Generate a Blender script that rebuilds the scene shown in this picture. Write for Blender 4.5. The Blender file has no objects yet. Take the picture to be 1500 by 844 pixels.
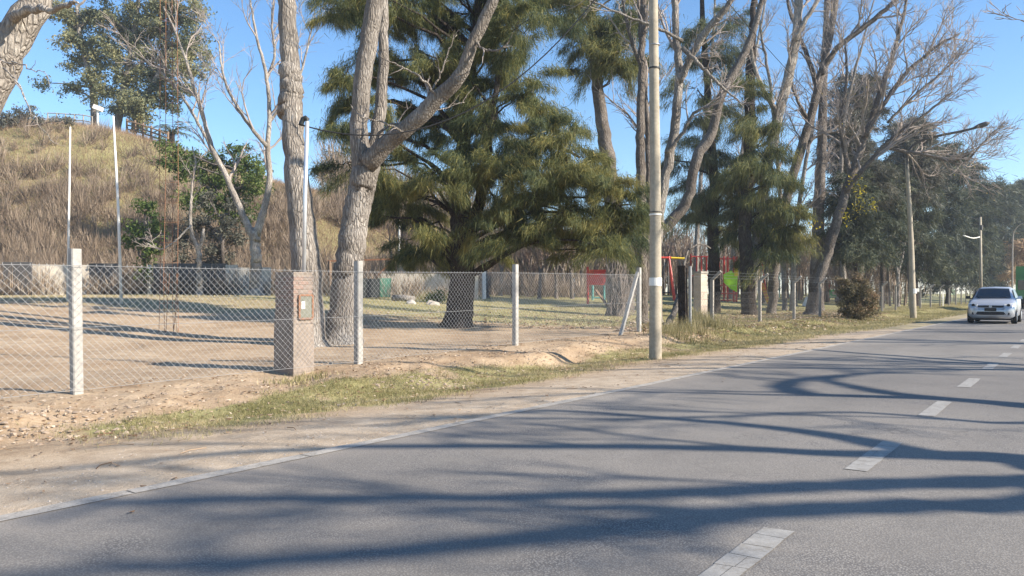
import bpy, math, random
import numpy as np
from mathutils import Vector

R = math.radians
scene = bpy.context.scene
COL = scene.collection
rs = np.random.RandomState(7)
rnd = random.Random(7)

# ------------------------------------------------------------------ camera
EYE = 1.2
F = 1125.0                      # focal length in photograph pixels
HOR = 430.0                     # horizon row
cam_data = bpy.data.cameras.new('camera')
cam_data.lens = 27.0
cam_data.sensor_width = 36.0
cam_data.shift_y = 8.0 / 1500.0
cam_data.clip_start = 0.05
cam_data.clip_end = 4000
cam = bpy.data.objects.new('camera', cam_data)
COL.objects.link(cam)
cam.location = (0, 0, EYE)
cam.rotation_euler = (R(90), 0, 0)
scene.camera = cam

# ------------------------------------------------------------------ sky, sun, exposure
SUN_EL = R(30.0)
SH = np.array([0.940, -0.342])   # horizontal direction towards the sun
world = bpy.data.worlds.new('World')
scene.world = world
world.use_nodes = True
nt = world.node_tree
nt.nodes.clear()
sky = nt.nodes.new('ShaderNodeTexSky')
sky.sky_type = 'NISHITA'
sky.sun_disc = False
sky.sun_elevation = SUN_EL
sky.sun_rotation = math.atan2(SH[0], SH[1])
sky.altitude = 100
sky.air_density = 1.0
sky.dust_density = 0.1
sky.ozone_density = 3.2
bg = nt.nodes.new('ShaderNodeBackground')
bg.inputs['Strength'].default_value = 0.11
wo = nt.nodes.new('ShaderNodeOutputWorld')
hs = nt.nodes.new('ShaderNodeHueSaturation')
hs.inputs['Saturation'].default_value = 1.14
nt.links.new(sky.outputs[0], hs.inputs['Color'])
nt.links.new(hs.outputs[0], bg.inputs['Color'])
nt.links.new(bg.outputs[0], wo.inputs['Surface'])

sun_data = bpy.data.lights.new('sun', 'SUN')
sun_data.energy = 5.0
sun_data.angle = R(0.55)
sun_data.color = (1.0, 0.90, 0.77)
sun = bpy.data.objects.new('sun', sun_data)
COL.objects.link(sun)
sdir = Vector((SH[0] * math.cos(SUN_EL), SH[1] * math.cos(SUN_EL), math.sin(SUN_EL)))
sun.rotation_euler = sdir.to_track_quat('Z', 'Y').to_euler()
sun.location = (30, -10, 40)

scene.view_settings.view_transform = 'Standard'
scene.view_settings.look = 'None'
scene.view_settings.exposure = 1.06
scene.view_settings.gamma = 1.0
scene.cycles.max_bounces = 5
scene.cycles.diffuse_bounces = 3
scene.cycles.transparent_max_bounces = 6

# ------------------------------------------------------------------ coordinates
SA, CA = 0.5980, 0.8015          # road direction (x, y); s runs along the road, t to its left


def W(s, t):
    return s * SA - t * CA, s * CA + t * SA


def ST(x, y):
    return x * SA + y * CA, -x * CA + y * SA


def P3(px, py, Z):
    return np.array([(px - 750.0) / F * Z, Z, EYE + (HOR - py) / F * Z])


def sstep(x, a, b):
    k = np.clip((np.asarray(x, float) - a) / (b - a), 0, 1)
    return k * k * (3 - 2 * k)


def _hash(ix, iy, seed):
    n = (ix.astype(np.int64) * 374761393 + iy.astype(np.int64) * 668265263 + seed * 1442695041) & 0x7fffffff
    n = ((n ^ (n >> 13)) * 1274126177) & 0x7fffffff
    n = n ^ (n >> 16)
    return (n & 0xffff) / 65535.0


def vnoise(x, y, sc, seed=0):
    x = np.asarray(x, float) / sc
    y = np.asarray(y, float) / sc
    ix, iy = np.floor(x), np.floor(y)
    fx, fy = x - ix, y - iy
    fx = fx * fx * (3 - 2 * fx)
    fy = fy * fy * (3 - 2 * fy)
    a = _hash(ix, iy, seed)
    b = _hash(ix + 1, iy, seed)
    c = _hash(ix, iy + 1, seed)
    d = _hash(ix + 1, iy + 1, seed)
    return (a * (1 - fx) + b * fx) * (1 - fy) + (c * (1 - fx) + d * fx) * fy


def fbm(x, y, sc, seed=0, octv=4):
    v, amp, tot = 0, 1.0, 0
    for k in range(octv):
        v = v + amp * vnoise(x, y, sc / 2 ** k, seed + k * 17)
        tot += amp
        amp *= 0.5
    return v / tot


HX = [-400, -120, -60, -46, -43, -38, -34, -30, -26, -22, -17, -8, 0, 8, 20, 60, 400]
HZ = [21, 20, 18.8, 18.2, 18.0, 17.0, 15.6, 14.0, 12.6, 11.4, 10.2, 5.5, 0.8, 0.0, 0, 0, 0]


def hill_h(x, y):
    crest = np.interp(x, HX, HZ)
    return crest * sstep(y - 0.02 * np.abs(x), 47.5, 76) * 0.94 + 0.0


def ground_z(x, y):
    s, t = ST(np.asarray(x, float), np.asarray(y, float))
    near = 1 - sstep(s, 17, 26)
    # left shoulder, ditch, bank
    z = -0.035 - 0.06 * sstep(t, 4.9, 6.8)
    ditch = np.exp(-((t - 8.0 - 0.25 * np.sin(s * 0.55)) / 0.85) ** 2)
    z = z - (0.15 * near + 0.09 * (1 - near)) * ditch
    edge = 8.75 + 0.25 * np.sin(s * 0.8 + 1.0) + 0.45 * (vnoise(s, t, 0.9, 5) - 0.5)
    zf = np.interp(s, [-5, 0, 4.5, 9.3, 14.2, 20.2, 24, 30, 60], [-.17, -.15, -.10, -.055, 0.0, 0.07, 0.04, 0.0, 0.0])
    k = sstep(t, edge, edge + 0.75)
    z = z * (1 - k) + zf * k
    lumps = (fbm(s, t, 0.55, 11, 4) - 0.5) * 0.20 * np.exp(-((t - 9.2) / 0.8) ** 2) * near * (1 + 0.8 * np.exp(-((s - 2.6) / 1.6) ** 2))
    z = z + lumps
    z = z + (fbm(s, t, 2.6, 3, 4) - 0.5) * 0.10 * sstep(t, 9.0, 11.0) * (1 - 0.5 * sstep(t, 20, 30))
    z = z + (fbm(s, t, 0.35, 31, 3) - 0.5) * 0.035 * sstep(t, 6.5, 9.0) * (1 - sstep(t, 14, 20))
    z = z + (fbm(s, t, 0.30, 41, 3) - 0.5) * 0.012 * sstep(t, 4.9, 5.2)
    z = z - 0.13 * np.exp(-(((s - 7.6) / 0.75) ** 2 + ((t - 10.2) / 0.8) ** 2))
    # gentle rise into the park
    z = z + 1.02 * sstep(t, 14, 36)
    # right-hand verge
    z = np.where(t < 1.24, -0.08 - 0.05 * sstep(-t, 2.3, 5) + (fbm(s, t, 1.5, 9, 3) - 0.5) * 0.06, z)
    # under the road
    under = (t > -2.12) & (t < 4.72)
    z = np.where(under, -0.20, z)
    z = z + hill_h(x, y)
    return z


def gz(x, y):
    return float(ground_z(np.array([x]), np.array([y]))[0])


def hit(px, py, zmin=3.0, zmax=200.0):
    """the point of the ground that stands at this place of the photograph"""
    Z = np.geomspace(zmin, zmax, 6000)
    x = (px - 750.0) / F * Z
    ray = EYE + (HOR - py) / F * Z
    g = ground_z(x, Z)
    k = np.argmax(ray <= g)
    if ray[k] > g[k]:
        k = len(Z) - 1
    return np.array([x[k], Z[k], g[k]])


def on_t(px, t):
    """point of the line at offset t from the camera lane, seen in column px"""
    dx = (px - 750.0) / F
    Z = t / (SA - CA * dx)
    x = dx * Z
    return np.array([x, Z, gz(x, Z)])


# ------------------------------------------------------------------ mesh building
class MB:
    def __init__(self):
        self.v, self.f3, self.f4, self.a, self.n = [], [], [], [], 0

    def add(self, v, f, val=0.5):
        v = np.asarray(v, np.float32).reshape(-1, 3)
        f = np.asarray(f, np.int64)
        (self.f3 if f.shape[1] == 3 else self.f4).append(f + self.n)
        self.v.append(v)
        if np.isscalar(val):
            val = np.full(len(v), val, np.float32)
        self.a.append(np.asarray(val, np.float32))
        self.n += len(v)

    def add_more(self, f):
        f = np.asarray(f, np.int64)
        (self.f3 if f.shape[1] == 3 else self.f4).append(f)

    def box(self, c, size, rz=0.0, val=0.5, tilt=None, taper=1.0):
        x, y, z = np.asarray(size, float) / 2
        v = np.array([[-x, -y, -z], [x, -y, -z], [x, y, -z], [-x, y, -z],
                      [-x * taper, -y * taper, z], [x * taper, -y * taper, z], [x * taper, y * taper, z], [-x * taper, y * taper, z]])
        if tilt is not None:
            m = np.array(tilt)
            v = v @ m.T
        cr, sr = math.cos(rz), math.sin(rz)
        v = v @ np.array([[cr, -sr, 0], [sr, cr, 0], [0, 0, 1]]).T + np.asarray(c, float)
        self.add(v, [[0, 3, 2, 1], [4, 5, 6, 7], [0, 1, 5, 4], [1, 2, 6, 5], [2, 3, 7, 6], [3, 0, 4, 7]], val)

    def beam(self, a, b, w, d=None, val=0.5):
        """a rectangular bar from a to b"""
        a, b = np.asarray(a, float), np.asarray(b, float)
        d = d or w
        t = b - a
        t = t / np.linalg.norm(t)
        ref = np.array([0, 0, 1.0]) if abs(t[2]) < 0.9 else np.array([SA, CA, 0])
        u = np.cross(ref, t)
        u /= np.linalg.norm(u)
        w2 = np.cross(t, u)
        v = []
        for p in (a, b):
            for i, j in ((-1, -1), (1, -1), (1, 1), (-1, 1)):
                v.append(p + u * i * w / 2 + w2 * j * d / 2)
        self.add(v, [[0, 3, 2, 1], [4, 5, 6, 7], [0, 1, 5, 4], [1, 2, 6, 5], [2, 3, 7, 6], [3, 0, 4, 7]], val)

    def tube(self, pts, rad, sides=6, val=0.5, cap=True, rough=0.0, rng=None):
        pts = np.asarray(pts, float)
        n = len(pts)
        rad = np.broadcast_to(np.asarray(rad, float), (n,))
        tan = np.empty_like(pts)
        tan[1:-1] = pts[2:] - pts[:-2]
        tan[0] = pts[1] - pts[0]
        tan[-1] = pts[-1] - pts[-2]
        tan /= np.maximum(np.linalg.norm(tan, axis=1, keepdims=True), 1e-9)
        m = tan.mean(0)
        ref = np.array([0.0, 0, 1]) if abs(m[2]) < 0.8 * np.linalg.norm(m) + 1e-9 else np.array([1.0, 0, 0])
        u = np.cross(tan, ref)
        u /= np.maximum(np.linalg.norm(u, axis=1, keepdims=True), 1e-9)
        w = np.cross(tan, u)
        ang = np.arange(sides) * (2 * math.pi / sides)
        rr = rad[:, None] * np.ones((1, sides))
        if rough and rng is not None:
            lobes = 1 + rough * (np.sin(ang * 3 + rng.rand() * 6)[None, :] * 0.6 + np.sin(ang * 5 + rng.rand() * 6)[None, :] * 0.4)
            rr = rr * lobes * (1 + rough * 0.8 * (rng.rand(n, sides) - 0.5))
        ring = (u[:, None, :] * np.cos(ang)[None, :, None] + w[:, None, :] * np.sin(ang)[None, :, None]) * rr[:, :, None] + pts[:, None, :]
        v = ring.reshape(-1, 3)
        i = np.arange(n - 1)[:, None] * sides
        j = np.arange(sides)[None, :]
        jn = (j + 1) % sides
        f = np.stack([i + j, i + jn, i + sides + jn, i + sides + j], -1).reshape(-1, 4)
        base = self.n
        self.add(v, f, val)
        if cap:
            c0 = np.array([[0, k + 1, k] for k in range(1, sides - 1)])
            self.add_more(base + c0)
            e = (n - 1) * sides
            self.add_more(base + e + np.array([[0, k, k + 1] for k in range(1, sides - 1)]))

    def tris(self, a, b, c, val):
        """many loose triangles at once, corner arrays of shape (n, 3)"""
        n = len(a)
        v = np.stack([a, b, c], 1).reshape(-1, 3)
        f = np.arange(3 * n).reshape(n, 3)
        self.add(v, f, np.repeat(np.asarray(val, np.float32) * np.ones(n, np.float32), 3))

    def grid(self, P, val=None):
        h, w = P.shape[:2]
        i = np.arange(h - 1)[:, None] * w
        j = np.arange(w - 1)[None, :]
        f = np.stack([i + j, i + j + 1, i + w + j + 1, i + w + j], -1).reshape(-1, 4)
        self.add(P.reshape(-1, 3), f, 0.5 if val is None else np.asarray(val).reshape(-1))

    def mesh(self, name, mat=None, smooth=False):
        me = bpy.data.meshes.new(name)
        v = np.concatenate(self.v)
        f3 = np.concatenate(self.f3) if self.f3 else np.zeros((0, 3), np.int64)
        f4 = np.concatenate(self.f4) if self.f4 else np.zeros((0, 4), np.int64)
        loops = np.concatenate([f3.ravel(), f4.ravel()]).astype(np.int32)
        n3, n4 = len(f3), len(f4)
        me.vertices.add(len(v))
        me.vertices.foreach_set('co', v.ravel())
        me.loops.add(len(loops))
        me.loops.foreach_set('vertex_index', loops)
        me.polygons.add(n3 + n4)
        st = np.concatenate([np.arange(n3) * 3, n3 * 3 + np.arange(n4) * 4]).astype(np.int32)
        me.polygons.foreach_set('loop_start', st)
        me.polygons.foreach_set('use_smooth', np.full(n3 + n4, smooth))
        at = me.attributes.new('v', 'FLOAT', 'POINT')
        at.data.foreach_set('value', np.concatenate(self.a))
        me.update(calc_edges=True)
        if mat is not None:
            me.materials.append(mat)
        return me

    def build(self, name, mat, parent=None, smooth=False, kind=None, origin=None):
        if origin is None and parent is not None:
            origin = parent['_o'] if '_o' in parent else None
        if origin is not None:
            o3 = np.array(list(origin), np.float32)
            self.v = [q - o3 for q in self.v]
        o = bpy.data.objects.new(name, self.mesh(name, mat, smooth))
        COL.objects.link(o)
        if parent is not None:
            o.parent = parent
            if origin is not None:
                o['_o'] = [float(q) for q in origin]
        elif origin is not None:
            o.location = [float(q) for q in origin]
        if kind:
            o['kind'] = kind
        return o


def thing(name, label, cat, loc, group=None, rz=0.0):
    o = bpy.data.objects.new(name, None)
    COL.objects.link(o)
    o.empty_display_size = 0.3
    o.location = [float(q) for q in loc]
    o.rotation_euler = (0, 0, rz)
    o['label'] = label
    o['category'] = cat
    o['_o'] = [float(q) for q in loc]        # parts are given in world coordinates and stored relative to this point
    if group:
        o['group'] = group
    return o


def tag(o, label, cat, group=None):
    o['label'] = label
    o['category'] = cat
    if group:
        o['group'] = group
    return o


def copy_thing(root, loc, label=None, rz=None, scale=None):
    c = root.copy()
    COL.objects.link(c)
    c.location = [float(q) for q in loc]
    if label:
        c['label'] = label
    if rz is not None:
        c.rotation_euler = (0, 0, rz)
    if scale is not None:
        c.scale = (scale, scale, scale)
    for ch in root.children:
        d = ch.copy()
        COL.objects.link(d)
        d.parent = c
        for g in ch.children:
            e = g.copy()
            COL.objects.link(e)
            e.parent = d
    return c


# ------------------------------------------------------------------ materials
def new_mat(name):
    m = bpy.data.materials.new(name)
    m.use_nodes = True
    t = m.node_tree
    t.nodes.clear()
    out = t.nodes.new('ShaderNodeOutputMaterial')
    b = t.nodes.new('ShaderNodeBsdfPrincipled')
    t.links.new(b.outputs[0], out.inputs['Surface'])
    return m, t, b, out


def ramp(t, stops, fac):
    r = t.nodes.new('ShaderNodeValToRGB')
    el = r.color_ramp.elements
    while len(el) > 1:
        el.remove(el[-1])
    el[0].position = stops[0][0]
    el[0].color = (*stops[0][1], 1)
    for p, c in stops[1:]:
        e = el.new(p)
        e.color = (*c, 1)
    t.links.new(fac, r.inputs['Fac'])
    return r.outputs['Color']


def noise(t, scale, detail=4, rough=0.55, vec=None, dist=0.0):
    n = t.nodes.new('ShaderNodeTexNoise')
    n.inputs['Scale'].default_value = scale
    n.inputs['Detail'].default_value = detail
    n.inputs['Roughness'].default_value = rough
    n.inputs['Distortion'].default_value = dist
    if vec is not None:
        t.links.new(vec, n.inputs['Vector'])
    return n.outputs['Fac']


def coords(t, scale=(1, 1, 1), kind='Object'):
    c = t.nodes.new('ShaderNodeTexCoord')
    mp = t.nodes.new('ShaderNodeMapping')
    mp.inputs['Scale'].default_value = scale
    t.links.new(c.outputs[kind], mp.inputs['Vector'])
    return mp.outputs['Vector']


def mixc(t, fac, a, b, mode='MIX'):
    m = t.nodes.new('ShaderNodeMix')
    m.data_type = 'RGBA'
    m.blend_type = mode
    if isinstance(fac, float):
        m.inputs[0].default_value = fac
    else:
        t.links.new(fac, m.inputs[0])
    for s, i in ((a, 6), (b, 7)):
        if isinstance(s, tuple):
            m.inputs[i].default_value = (*s, 1)
        else:
            t.links.new(s, m.inputs[i])
    return m.outputs[2]


def math_n(t, op, a, b=0.5, clamp=False):
    m = t.nodes.new('ShaderNodeMath')
    m.operation = op
    m.use_clamp = clamp
    for s, i in ((a, 0), (b, 1)):
        if isinstance(s, (float, int)):
            m.inputs[i].default_value = s
        else:
            t.links.new(s, m.inputs[i])
    return m.outputs[0]


def bump(t, b, height, strength=0.5, dist=0.02):
    n = t.nodes.new('ShaderNodeBump')
    n.inputs['Strength'].default_value = strength
    n.inputs['Distance'].default_value = dist
    t.links.new(height, n.inputs['Height'])
    t.links.new(n.outputs[0], b.inputs['Normal'])


def attr(t, name='v'):
    a = t.nodes.new('ShaderNodeAttribute')
    a.attribute_name = name
    return a.outputs['Fac']


def plain(name, c, rough=0.7, var=0.25, scale=6.0, bmp=0.3, metal=0.0, spec=0.4, bd=0.01):
    """one base colour broken by noise"""
    m, t, b, _ = new_mat(name)
    v = coords(t)
    n1 = noise(t, scale, 6, 0.6, v)
    n2 = noise(t, scale * 7, 4, 0.6, v)
    f = math_n(t, 'ADD', math_n(t, 'MULTIPLY', n1, 0.6), math_n(t, 'MULTIPLY', n2, 0.4))
    lo = tuple(q * (1 - var) for q in c)
    hi = tuple(min(1, q * (1 + var)) for q in c)
    t.links.new(ramp(t, [(0.3, lo), (0.7, hi)], f), b.inputs['Base Color'])
    b.inputs['Roughness'].default_value = rough
    b.inputs['Metallic'].default_value = metal
    b.inputs['Specular IOR Level'].default_value = spec
    if bmp:
        bump(t, b, f, bmp, bd)
    return m


def leafy(name, stops, trans=0.3, rough=0.6):
    m, t, b, out = new_mat(name)
    col = ramp(t, stops, attr(t))
    t.links.new(col, b.inputs['Base Color'])
    b.inputs['Roughness'].default_value = rough
    b.inputs['Specular IOR Level'].default_value = 0.25
    tr = t.nodes.new('ShaderNodeBsdfTranslucent')
    t.links.new(col, tr.inputs['Color'])
    mx = t.nodes.new('ShaderNodeMixShader')
    mx.inputs[0].default_value = trans
    t.links.new(b.outputs[0], mx.inputs[1])
    t.links.new(tr.outputs[0], mx.inputs[2])
    t.links.new(mx.outputs[0], out.inputs['Surface'])
    return m


def bark(name, dark, light, sc=1.0, bs=0.9, moss=None):
    m, t, b, _ = new_mat(name)
    v = coords(t, (13 * sc, 13 * sc, 1.8 * sc))
    n1 = noise(t, 2.2, 6, 0.65, v, 0.6)
    v2 = coords(t, (44 * sc, 44 * sc, 6 * sc))
    n2 = noise(t, 1.4, 5, 0.7, v2, 0.4)
    n3 = noise(t, 0.9 * sc, 4, 0.55, coords(t))
    f = math_n(t, 'ADD', math_n(t, 'MULTIPLY', n1, 0.6), math_n(t, 'MULTIPLY', n2, 0.4))
    col = ramp(t, [(0.36, dark), (0.5, tuple((a * 0.4 + c * 0.6) for a, c in zip(dark, light))), (0.64, light)], f)
    blot = ramp(t, [(0.40, (0.62, 0.60, 0.58)), (0.62, (1.1, 1.1, 1.1))], n3)
    col = mixc(t, 1.0, col, blot, 'MULTIPLY')
    # plates of bark parted by upright fissures
    vo = t.nodes.new('ShaderNodeTexVoronoi')
    vo.feature = 'DISTANCE_TO_EDGE'
    vo.inputs['Scale'].default_value = 1.0
    vm = t.nodes.new('ShaderNodeVectorMath')
    vm.operation = 'ADD'
    nn = t.nodes.new('ShaderNodeTexNoise')
    nn.inputs['Scale'].default_value = 5.0
    nn.inputs['Detail'].default_value = 4
    vc = coords(t, (17 * sc, 17 * sc, 3.4 * sc))
    t.links.new(coords(t), nn.inputs['Vector'])
    t.links.new(vc, vm.inputs[0])
    t.links.new(nn.outputs['Color'], vm.inputs[1])
    t.links.new(vm.outputs[0], vo.inputs['Vector'])
    crev = math_n(t, 'MULTIPLY', vo.outputs['Distance'], 4.5, True)
    col = mixc(t, math_n(t, 'MULTIPLY', math_n(t, 'SUBTRACT', 1.0, crev), 0.62), col, dark)
    t.links.new(col, b.inputs['Base Color'])
    b.inputs['Roughness'].default_value = 0.9
    b.inputs['Specular IOR Level'].default_value = 0.15
    bump(t, b, math_n(t, 'ADD', f, math_n(t, 'MULTIPLY', crev, 0.6)), bs, 0.07)
    return m


M = {}
M['bark_grey'] = bark('grey_bark', (0.14, 0.12, 0.104), (0.54, 0.495, 0.435), 1.0, 0.8)
M['bark_pale'] = bark('pale_bark', (0.20, 0.172, 0.148), (0.64, 0.59, 0.515), 1.0, 0.7)
M['bark_dark'] = bark('dark_bark', (0.035, 0.028, 0.024), (0.14, 0.115, 0.098), 1.2, 1.0)
M['bark_mid'] = bark('mid_bark', (0.10, 0.084, 0.073), (0.38, 0.335, 0.29), 1.1, 0.9)
M['twig_grey'] = plain('grey_twig', (0.34, 0.29, 0.255), 0.9, 0.3, 5, 0, spec=0.1)
M['twig_brown'] = plain('brown_twig', (0.27, 0.195, 0.150), 0.9, 0.3, 5, 0, spec=0.1)
M['needle_olive'] = leafy('olive_needles', [(0.0, (0.040, 0.064, 0.038)), (0.42, (0.115, 0.138, 0.058)), (0.75, (0.225, 0.22, 0.075)), (1.0, (0.34, 0.28, 0.09))], 0.40)
M['needle_green'] = leafy('green_needles', [(0.0, (0.065, 0.085, 0.055)), (0.5, (0.15, 0.17, 0.085)), (1.0, (0.27, 0.26, 0.11))], 0.32)
M['needle_blue'] = leafy('dull_dark_needles', [(0.0, (0.035, 0.050, 0.038)), (0.5, (0.072, 0.088, 0.055)), (1.0, (0.14, 0.145, 0.075))], 0.28)
M['leaf_euc'] = leafy('gum_leaves', [(0.0, (0.09, 0.115, 0.07)), (0.5, (0.20, 0.21, 0.115)), (1.0, (0.34, 0.31, 0.15))], 0.3)
M['leaf_grey'] = leafy('grey_leaves', [(0.0, (0.07, 0.075, 0.06)), (0.5, (0.125, 0.125, 0.095)), (1.0, (0.20, 0.18, 0.13))], 0.25)
M['leaf_bright'] = leafy('bright_leaves', [(0.0, (0.05, 0.085, 0.025)), (0.6, (0.12, 0.17, 0.045)), (1.0, (0.25, 0.28, 0.08))], 0.35)
M['leaf_autumn'] = leafy('autumn_leaves', [(0.0, (0.24, 0.14, 0.08)), (0.5, (0.36, 0.23, 0.12)), (1.0, (0.48, 0.36, 0.20))], 0.35)
M['leaf_yellow'] = leafy('yellow_leaves', [(0.0, (0.45, 0.33, 0.03)), (1.0, (0.75, 0.62, 0.06))], 0.4)
M['leaf_hedge'] = leafy('bush_leaves', [(0.0, (0.06, 0.062, 0.035)), (0.55, (0.17, 0.14, 0.075)), (1.0, (0.38, 0.25, 0.15))], 0.3)
M['grass'] = leafy('grass_blades', [(0.0, (0.15, 0.145, 0.060)), (0.45, (0.285, 0.255, 0.11)), (1.0, (0.52, 0.43, 0.26))], 0.35)
M['dry_grass'] = leafy('dry_grass_blades', [(0.0, (0.17, 0.118, 0.080)), (0.35, (0.32, 0.225, 0.150)), (0.7, (0.44, 0.318, 0.212)), (0.93, (0.52, 0.40, 0.275)), (1.0, (0.25, 0.225, 0.11))], 0.3)
M['litter'] = leafy('dead_leaves', [(0.0, (0.15, 0.09, 0.05)), (0.5, (0.34, 0.23, 0.14)), (1.0, (0.60, 0.50, 0.38))], 0.15)
M['brush'] = leafy('dry_brush', [(0.0, (0.12, 0.09, 0.065)), (0.5, (0.255, 0.195, 0.14)), (1.0, (0.41, 0.33, 0.24))], 0.1)
M['concrete'] = plain('cast_concrete', (0.36, 0.345, 0.315), 0.85, 0.34, 9, 0.35)
M['concrete_old'] = plain('old_concrete', (0.33, 0.30, 0.26), 0.9, 0.3, 7, 0.5)
M['whitewash'] = plain('whitewash', (0.50, 0.45, 0.37), 0.9, 0.40, 2.0, 0.3)
M['galv'] = plain('galvanised_wire', (0.37, 0.37, 0.36), 0.45, 0.12, 3, 0, metal=0.35)
M['galv_pipe'] = plain('galvanised_pipe', (0.66, 0.68, 0.70), 0.35, 0.12, 4, 0, metal=0.5)
M['rust'] = plain('rusty_iron', (0.27, 0.135, 0.075), 0.85, 0.35, 12, 0.2)
M['red_paint'] = plain('red_paint', (0.72, 0.075, 0.05), 0.45, 0.18, 4, 0.05)
M['yellow_paint'] = plain('yellow_paint', (0.78, 0.56, 0.03), 0.45, 0.15, 4, 0.05)
M['orange_paint'] = plain('orange_paint', (0.72, 0.22, 0.03), 0.45, 0.15, 4, 0.05)
M['green_paint'] = plain('lime_paint', (0.45, 0.82, 0.05), 0.4, 0.12, 4, 0.05)
M['teal_paint'] = plain('teal_paint', (0.10, 0.30, 0.28), 0.5, 0.18, 4, 0.05)
M['sign_green'] = plain('green_sign_face', (0.12, 0.50, 0.22), 0.5, 0.12, 3, 0.0)
M['white_paint'] = plain('white_paint', (0.78, 0.76, 0.70), 0.6, 0.12, 5, 0.1)
M['dark_plastic'] = plain('dark_plastic', (0.025, 0.03, 0.03), 0.5, 0.2, 5, 0.05)
M['bin_green'] = plain('green_plastic', (0.06, 0.20, 0.14), 0.5, 0.2, 4, 0.05)
M['wood'] = plain('weathered_timber', (0.20, 0.135, 0.09), 0.85, 0.35, 9, 0.3)
M['dark_panel'] = plain('dark_sheet', (0.10, 0.095, 0.09), 0.7, 0.3, 3, 0.1)
M['cable'] = plain('black_cable', (0.02, 0.02, 0.02), 0.5, 0.1, 5, 0)

# ================================================================== THE SETTING
# ------------------------------------------------------------------ ground material
def ground_material():
    m, t, b, _ = new_mat('ground')
    v = coords(t)
    g = attr(t, 'grass')
    k = attr(t, 'gravel')
    n_big = noise(t, 0.55, 6, 0.6, v)
    n_mid = noise(t, 3.2, 6, 0.65, v)
    n_fine = noise(t, 26.0, 5, 0.7, v)
    n_vf = noise(t, 110.0, 3, 0.7, v)
    f = math_n(t, 'ADD', math_n(t, 'MULTIPLY', n_mid, 0.5), math_n(t, 'MULTIPLY', n_fine, 0.5))
    soil = ramp(t, [(0.30, (0.225, 0.160, 0.105)), (0.46, (0.40, 0.30, 0.200)), (0.60, (0.52, 0.405, 0.280)), (0.8, (0.60, 0.50, 0.38))], f)
    soil_tint = ramp(t, [(0.35, (0.80, 0.75, 0.70)), (0.6, (1.0, 1.0, 1.0))], n_big)
    soil = mixc(t, 1.0, soil, soil_tint, 'MULTIPLY')
    grav = ramp(t, [(0.32, (0.24, 0.185, 0.130)), (0.5, (0.44, 0.355, 0.262)), (0.66, (0.59, 0.50, 0.385))],
                math_n(t, 'ADD', math_n(t, 'MULTIPLY', n_vf, 0.55), math_n(t, 'MULTIPLY', n_mid, 0.45)))
    base = mixc(t, k, soil, grav)
    gr = ramp(t, [(0.32, (0.15, 0.145, 0.060)), (0.5, (0.29, 0.265, 0.12)), (0.68, (0.44, 0.375, 0.215))],
              math_n(t, 'ADD', math_n(t, 'MULTIPLY', n_fine, 0.6), math_n(t, 'MULTIPLY', n_big, 0.4)))
    gm = math_n(t, 'ADD', g, math_n(t, 'MULTIPLY', math_n(t, 'SUBTRACT', n_fine, 0.5), 1.1))
    gm = math_n(t, 'ADD', gm, math_n(t, 'MULTIPLY', math_n(t, 'SUBTRACT', n_mid, 0.5), 0.7))
    gm = math_n(t, 'MULTIPLY', math_n(t, 'SUBTRACT', gm, 0.40), 4.0, True)
    col = mixc(t, gm, base, gr)
    t.links.new(col, b.inputs['Base Color'])
    b.inputs['Roughness'].default_value = 0.95
    b.inputs['Specular IOR Level'].default_value = 0.1
    bump(t, b, math_n(t, 'ADD', n_fine, math_n(t, 'MULTIPLY', n_vf, 0.4)), 0.55, 0.03)
    return m


def grass_mask(x, y):
    s, t = ST(x, y)
    n = fbm(s, t, 2.2, 77, 3) - 0.5
    edge = 8.75 + 0.25 * np.sin(s * 0.8 + 1.0)
    strip = sstep(t, 6.3 - 0.02 * s + n, 7.2) * (1 - sstep(t, edge - 0.2 + n * 0.6, edge + 0.35 + n * 0.6)) * sstep(s, 3.0 + n * 2, 4.4)
    thin = sstep(s, 9.0, 12.0)
    strip = strip * (1 - 0.25 * thin) * np.clip(3.4 * fbm(s, t, 0.8, 91, 3) - 0.6, 0.42, 1)
    verge = sstep(s, 21.0 + n * 4, 24.0) * sstep(t, 5.9 + n, 6.9 + n)
    park = (0.62 + 0.5 * n) * sstep(t + 4 * n, 13.0, 18) * sstep(s + 6 * n, 15, 24)
    lawn = 0.50 * sstep(y + 6 * n, 24, 29) * (1 - sstep(y, 46, 50))
    rightv = sstep(-t, 2.9, 3.6) * 0.8
    hillg = sstep(hill_h(x, y), 0.1, 1.5) * 0.35
    return np.clip(np.maximum.reduce([strip, verge, park, lawn, rightv, hillg]), 0, 1)


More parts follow.
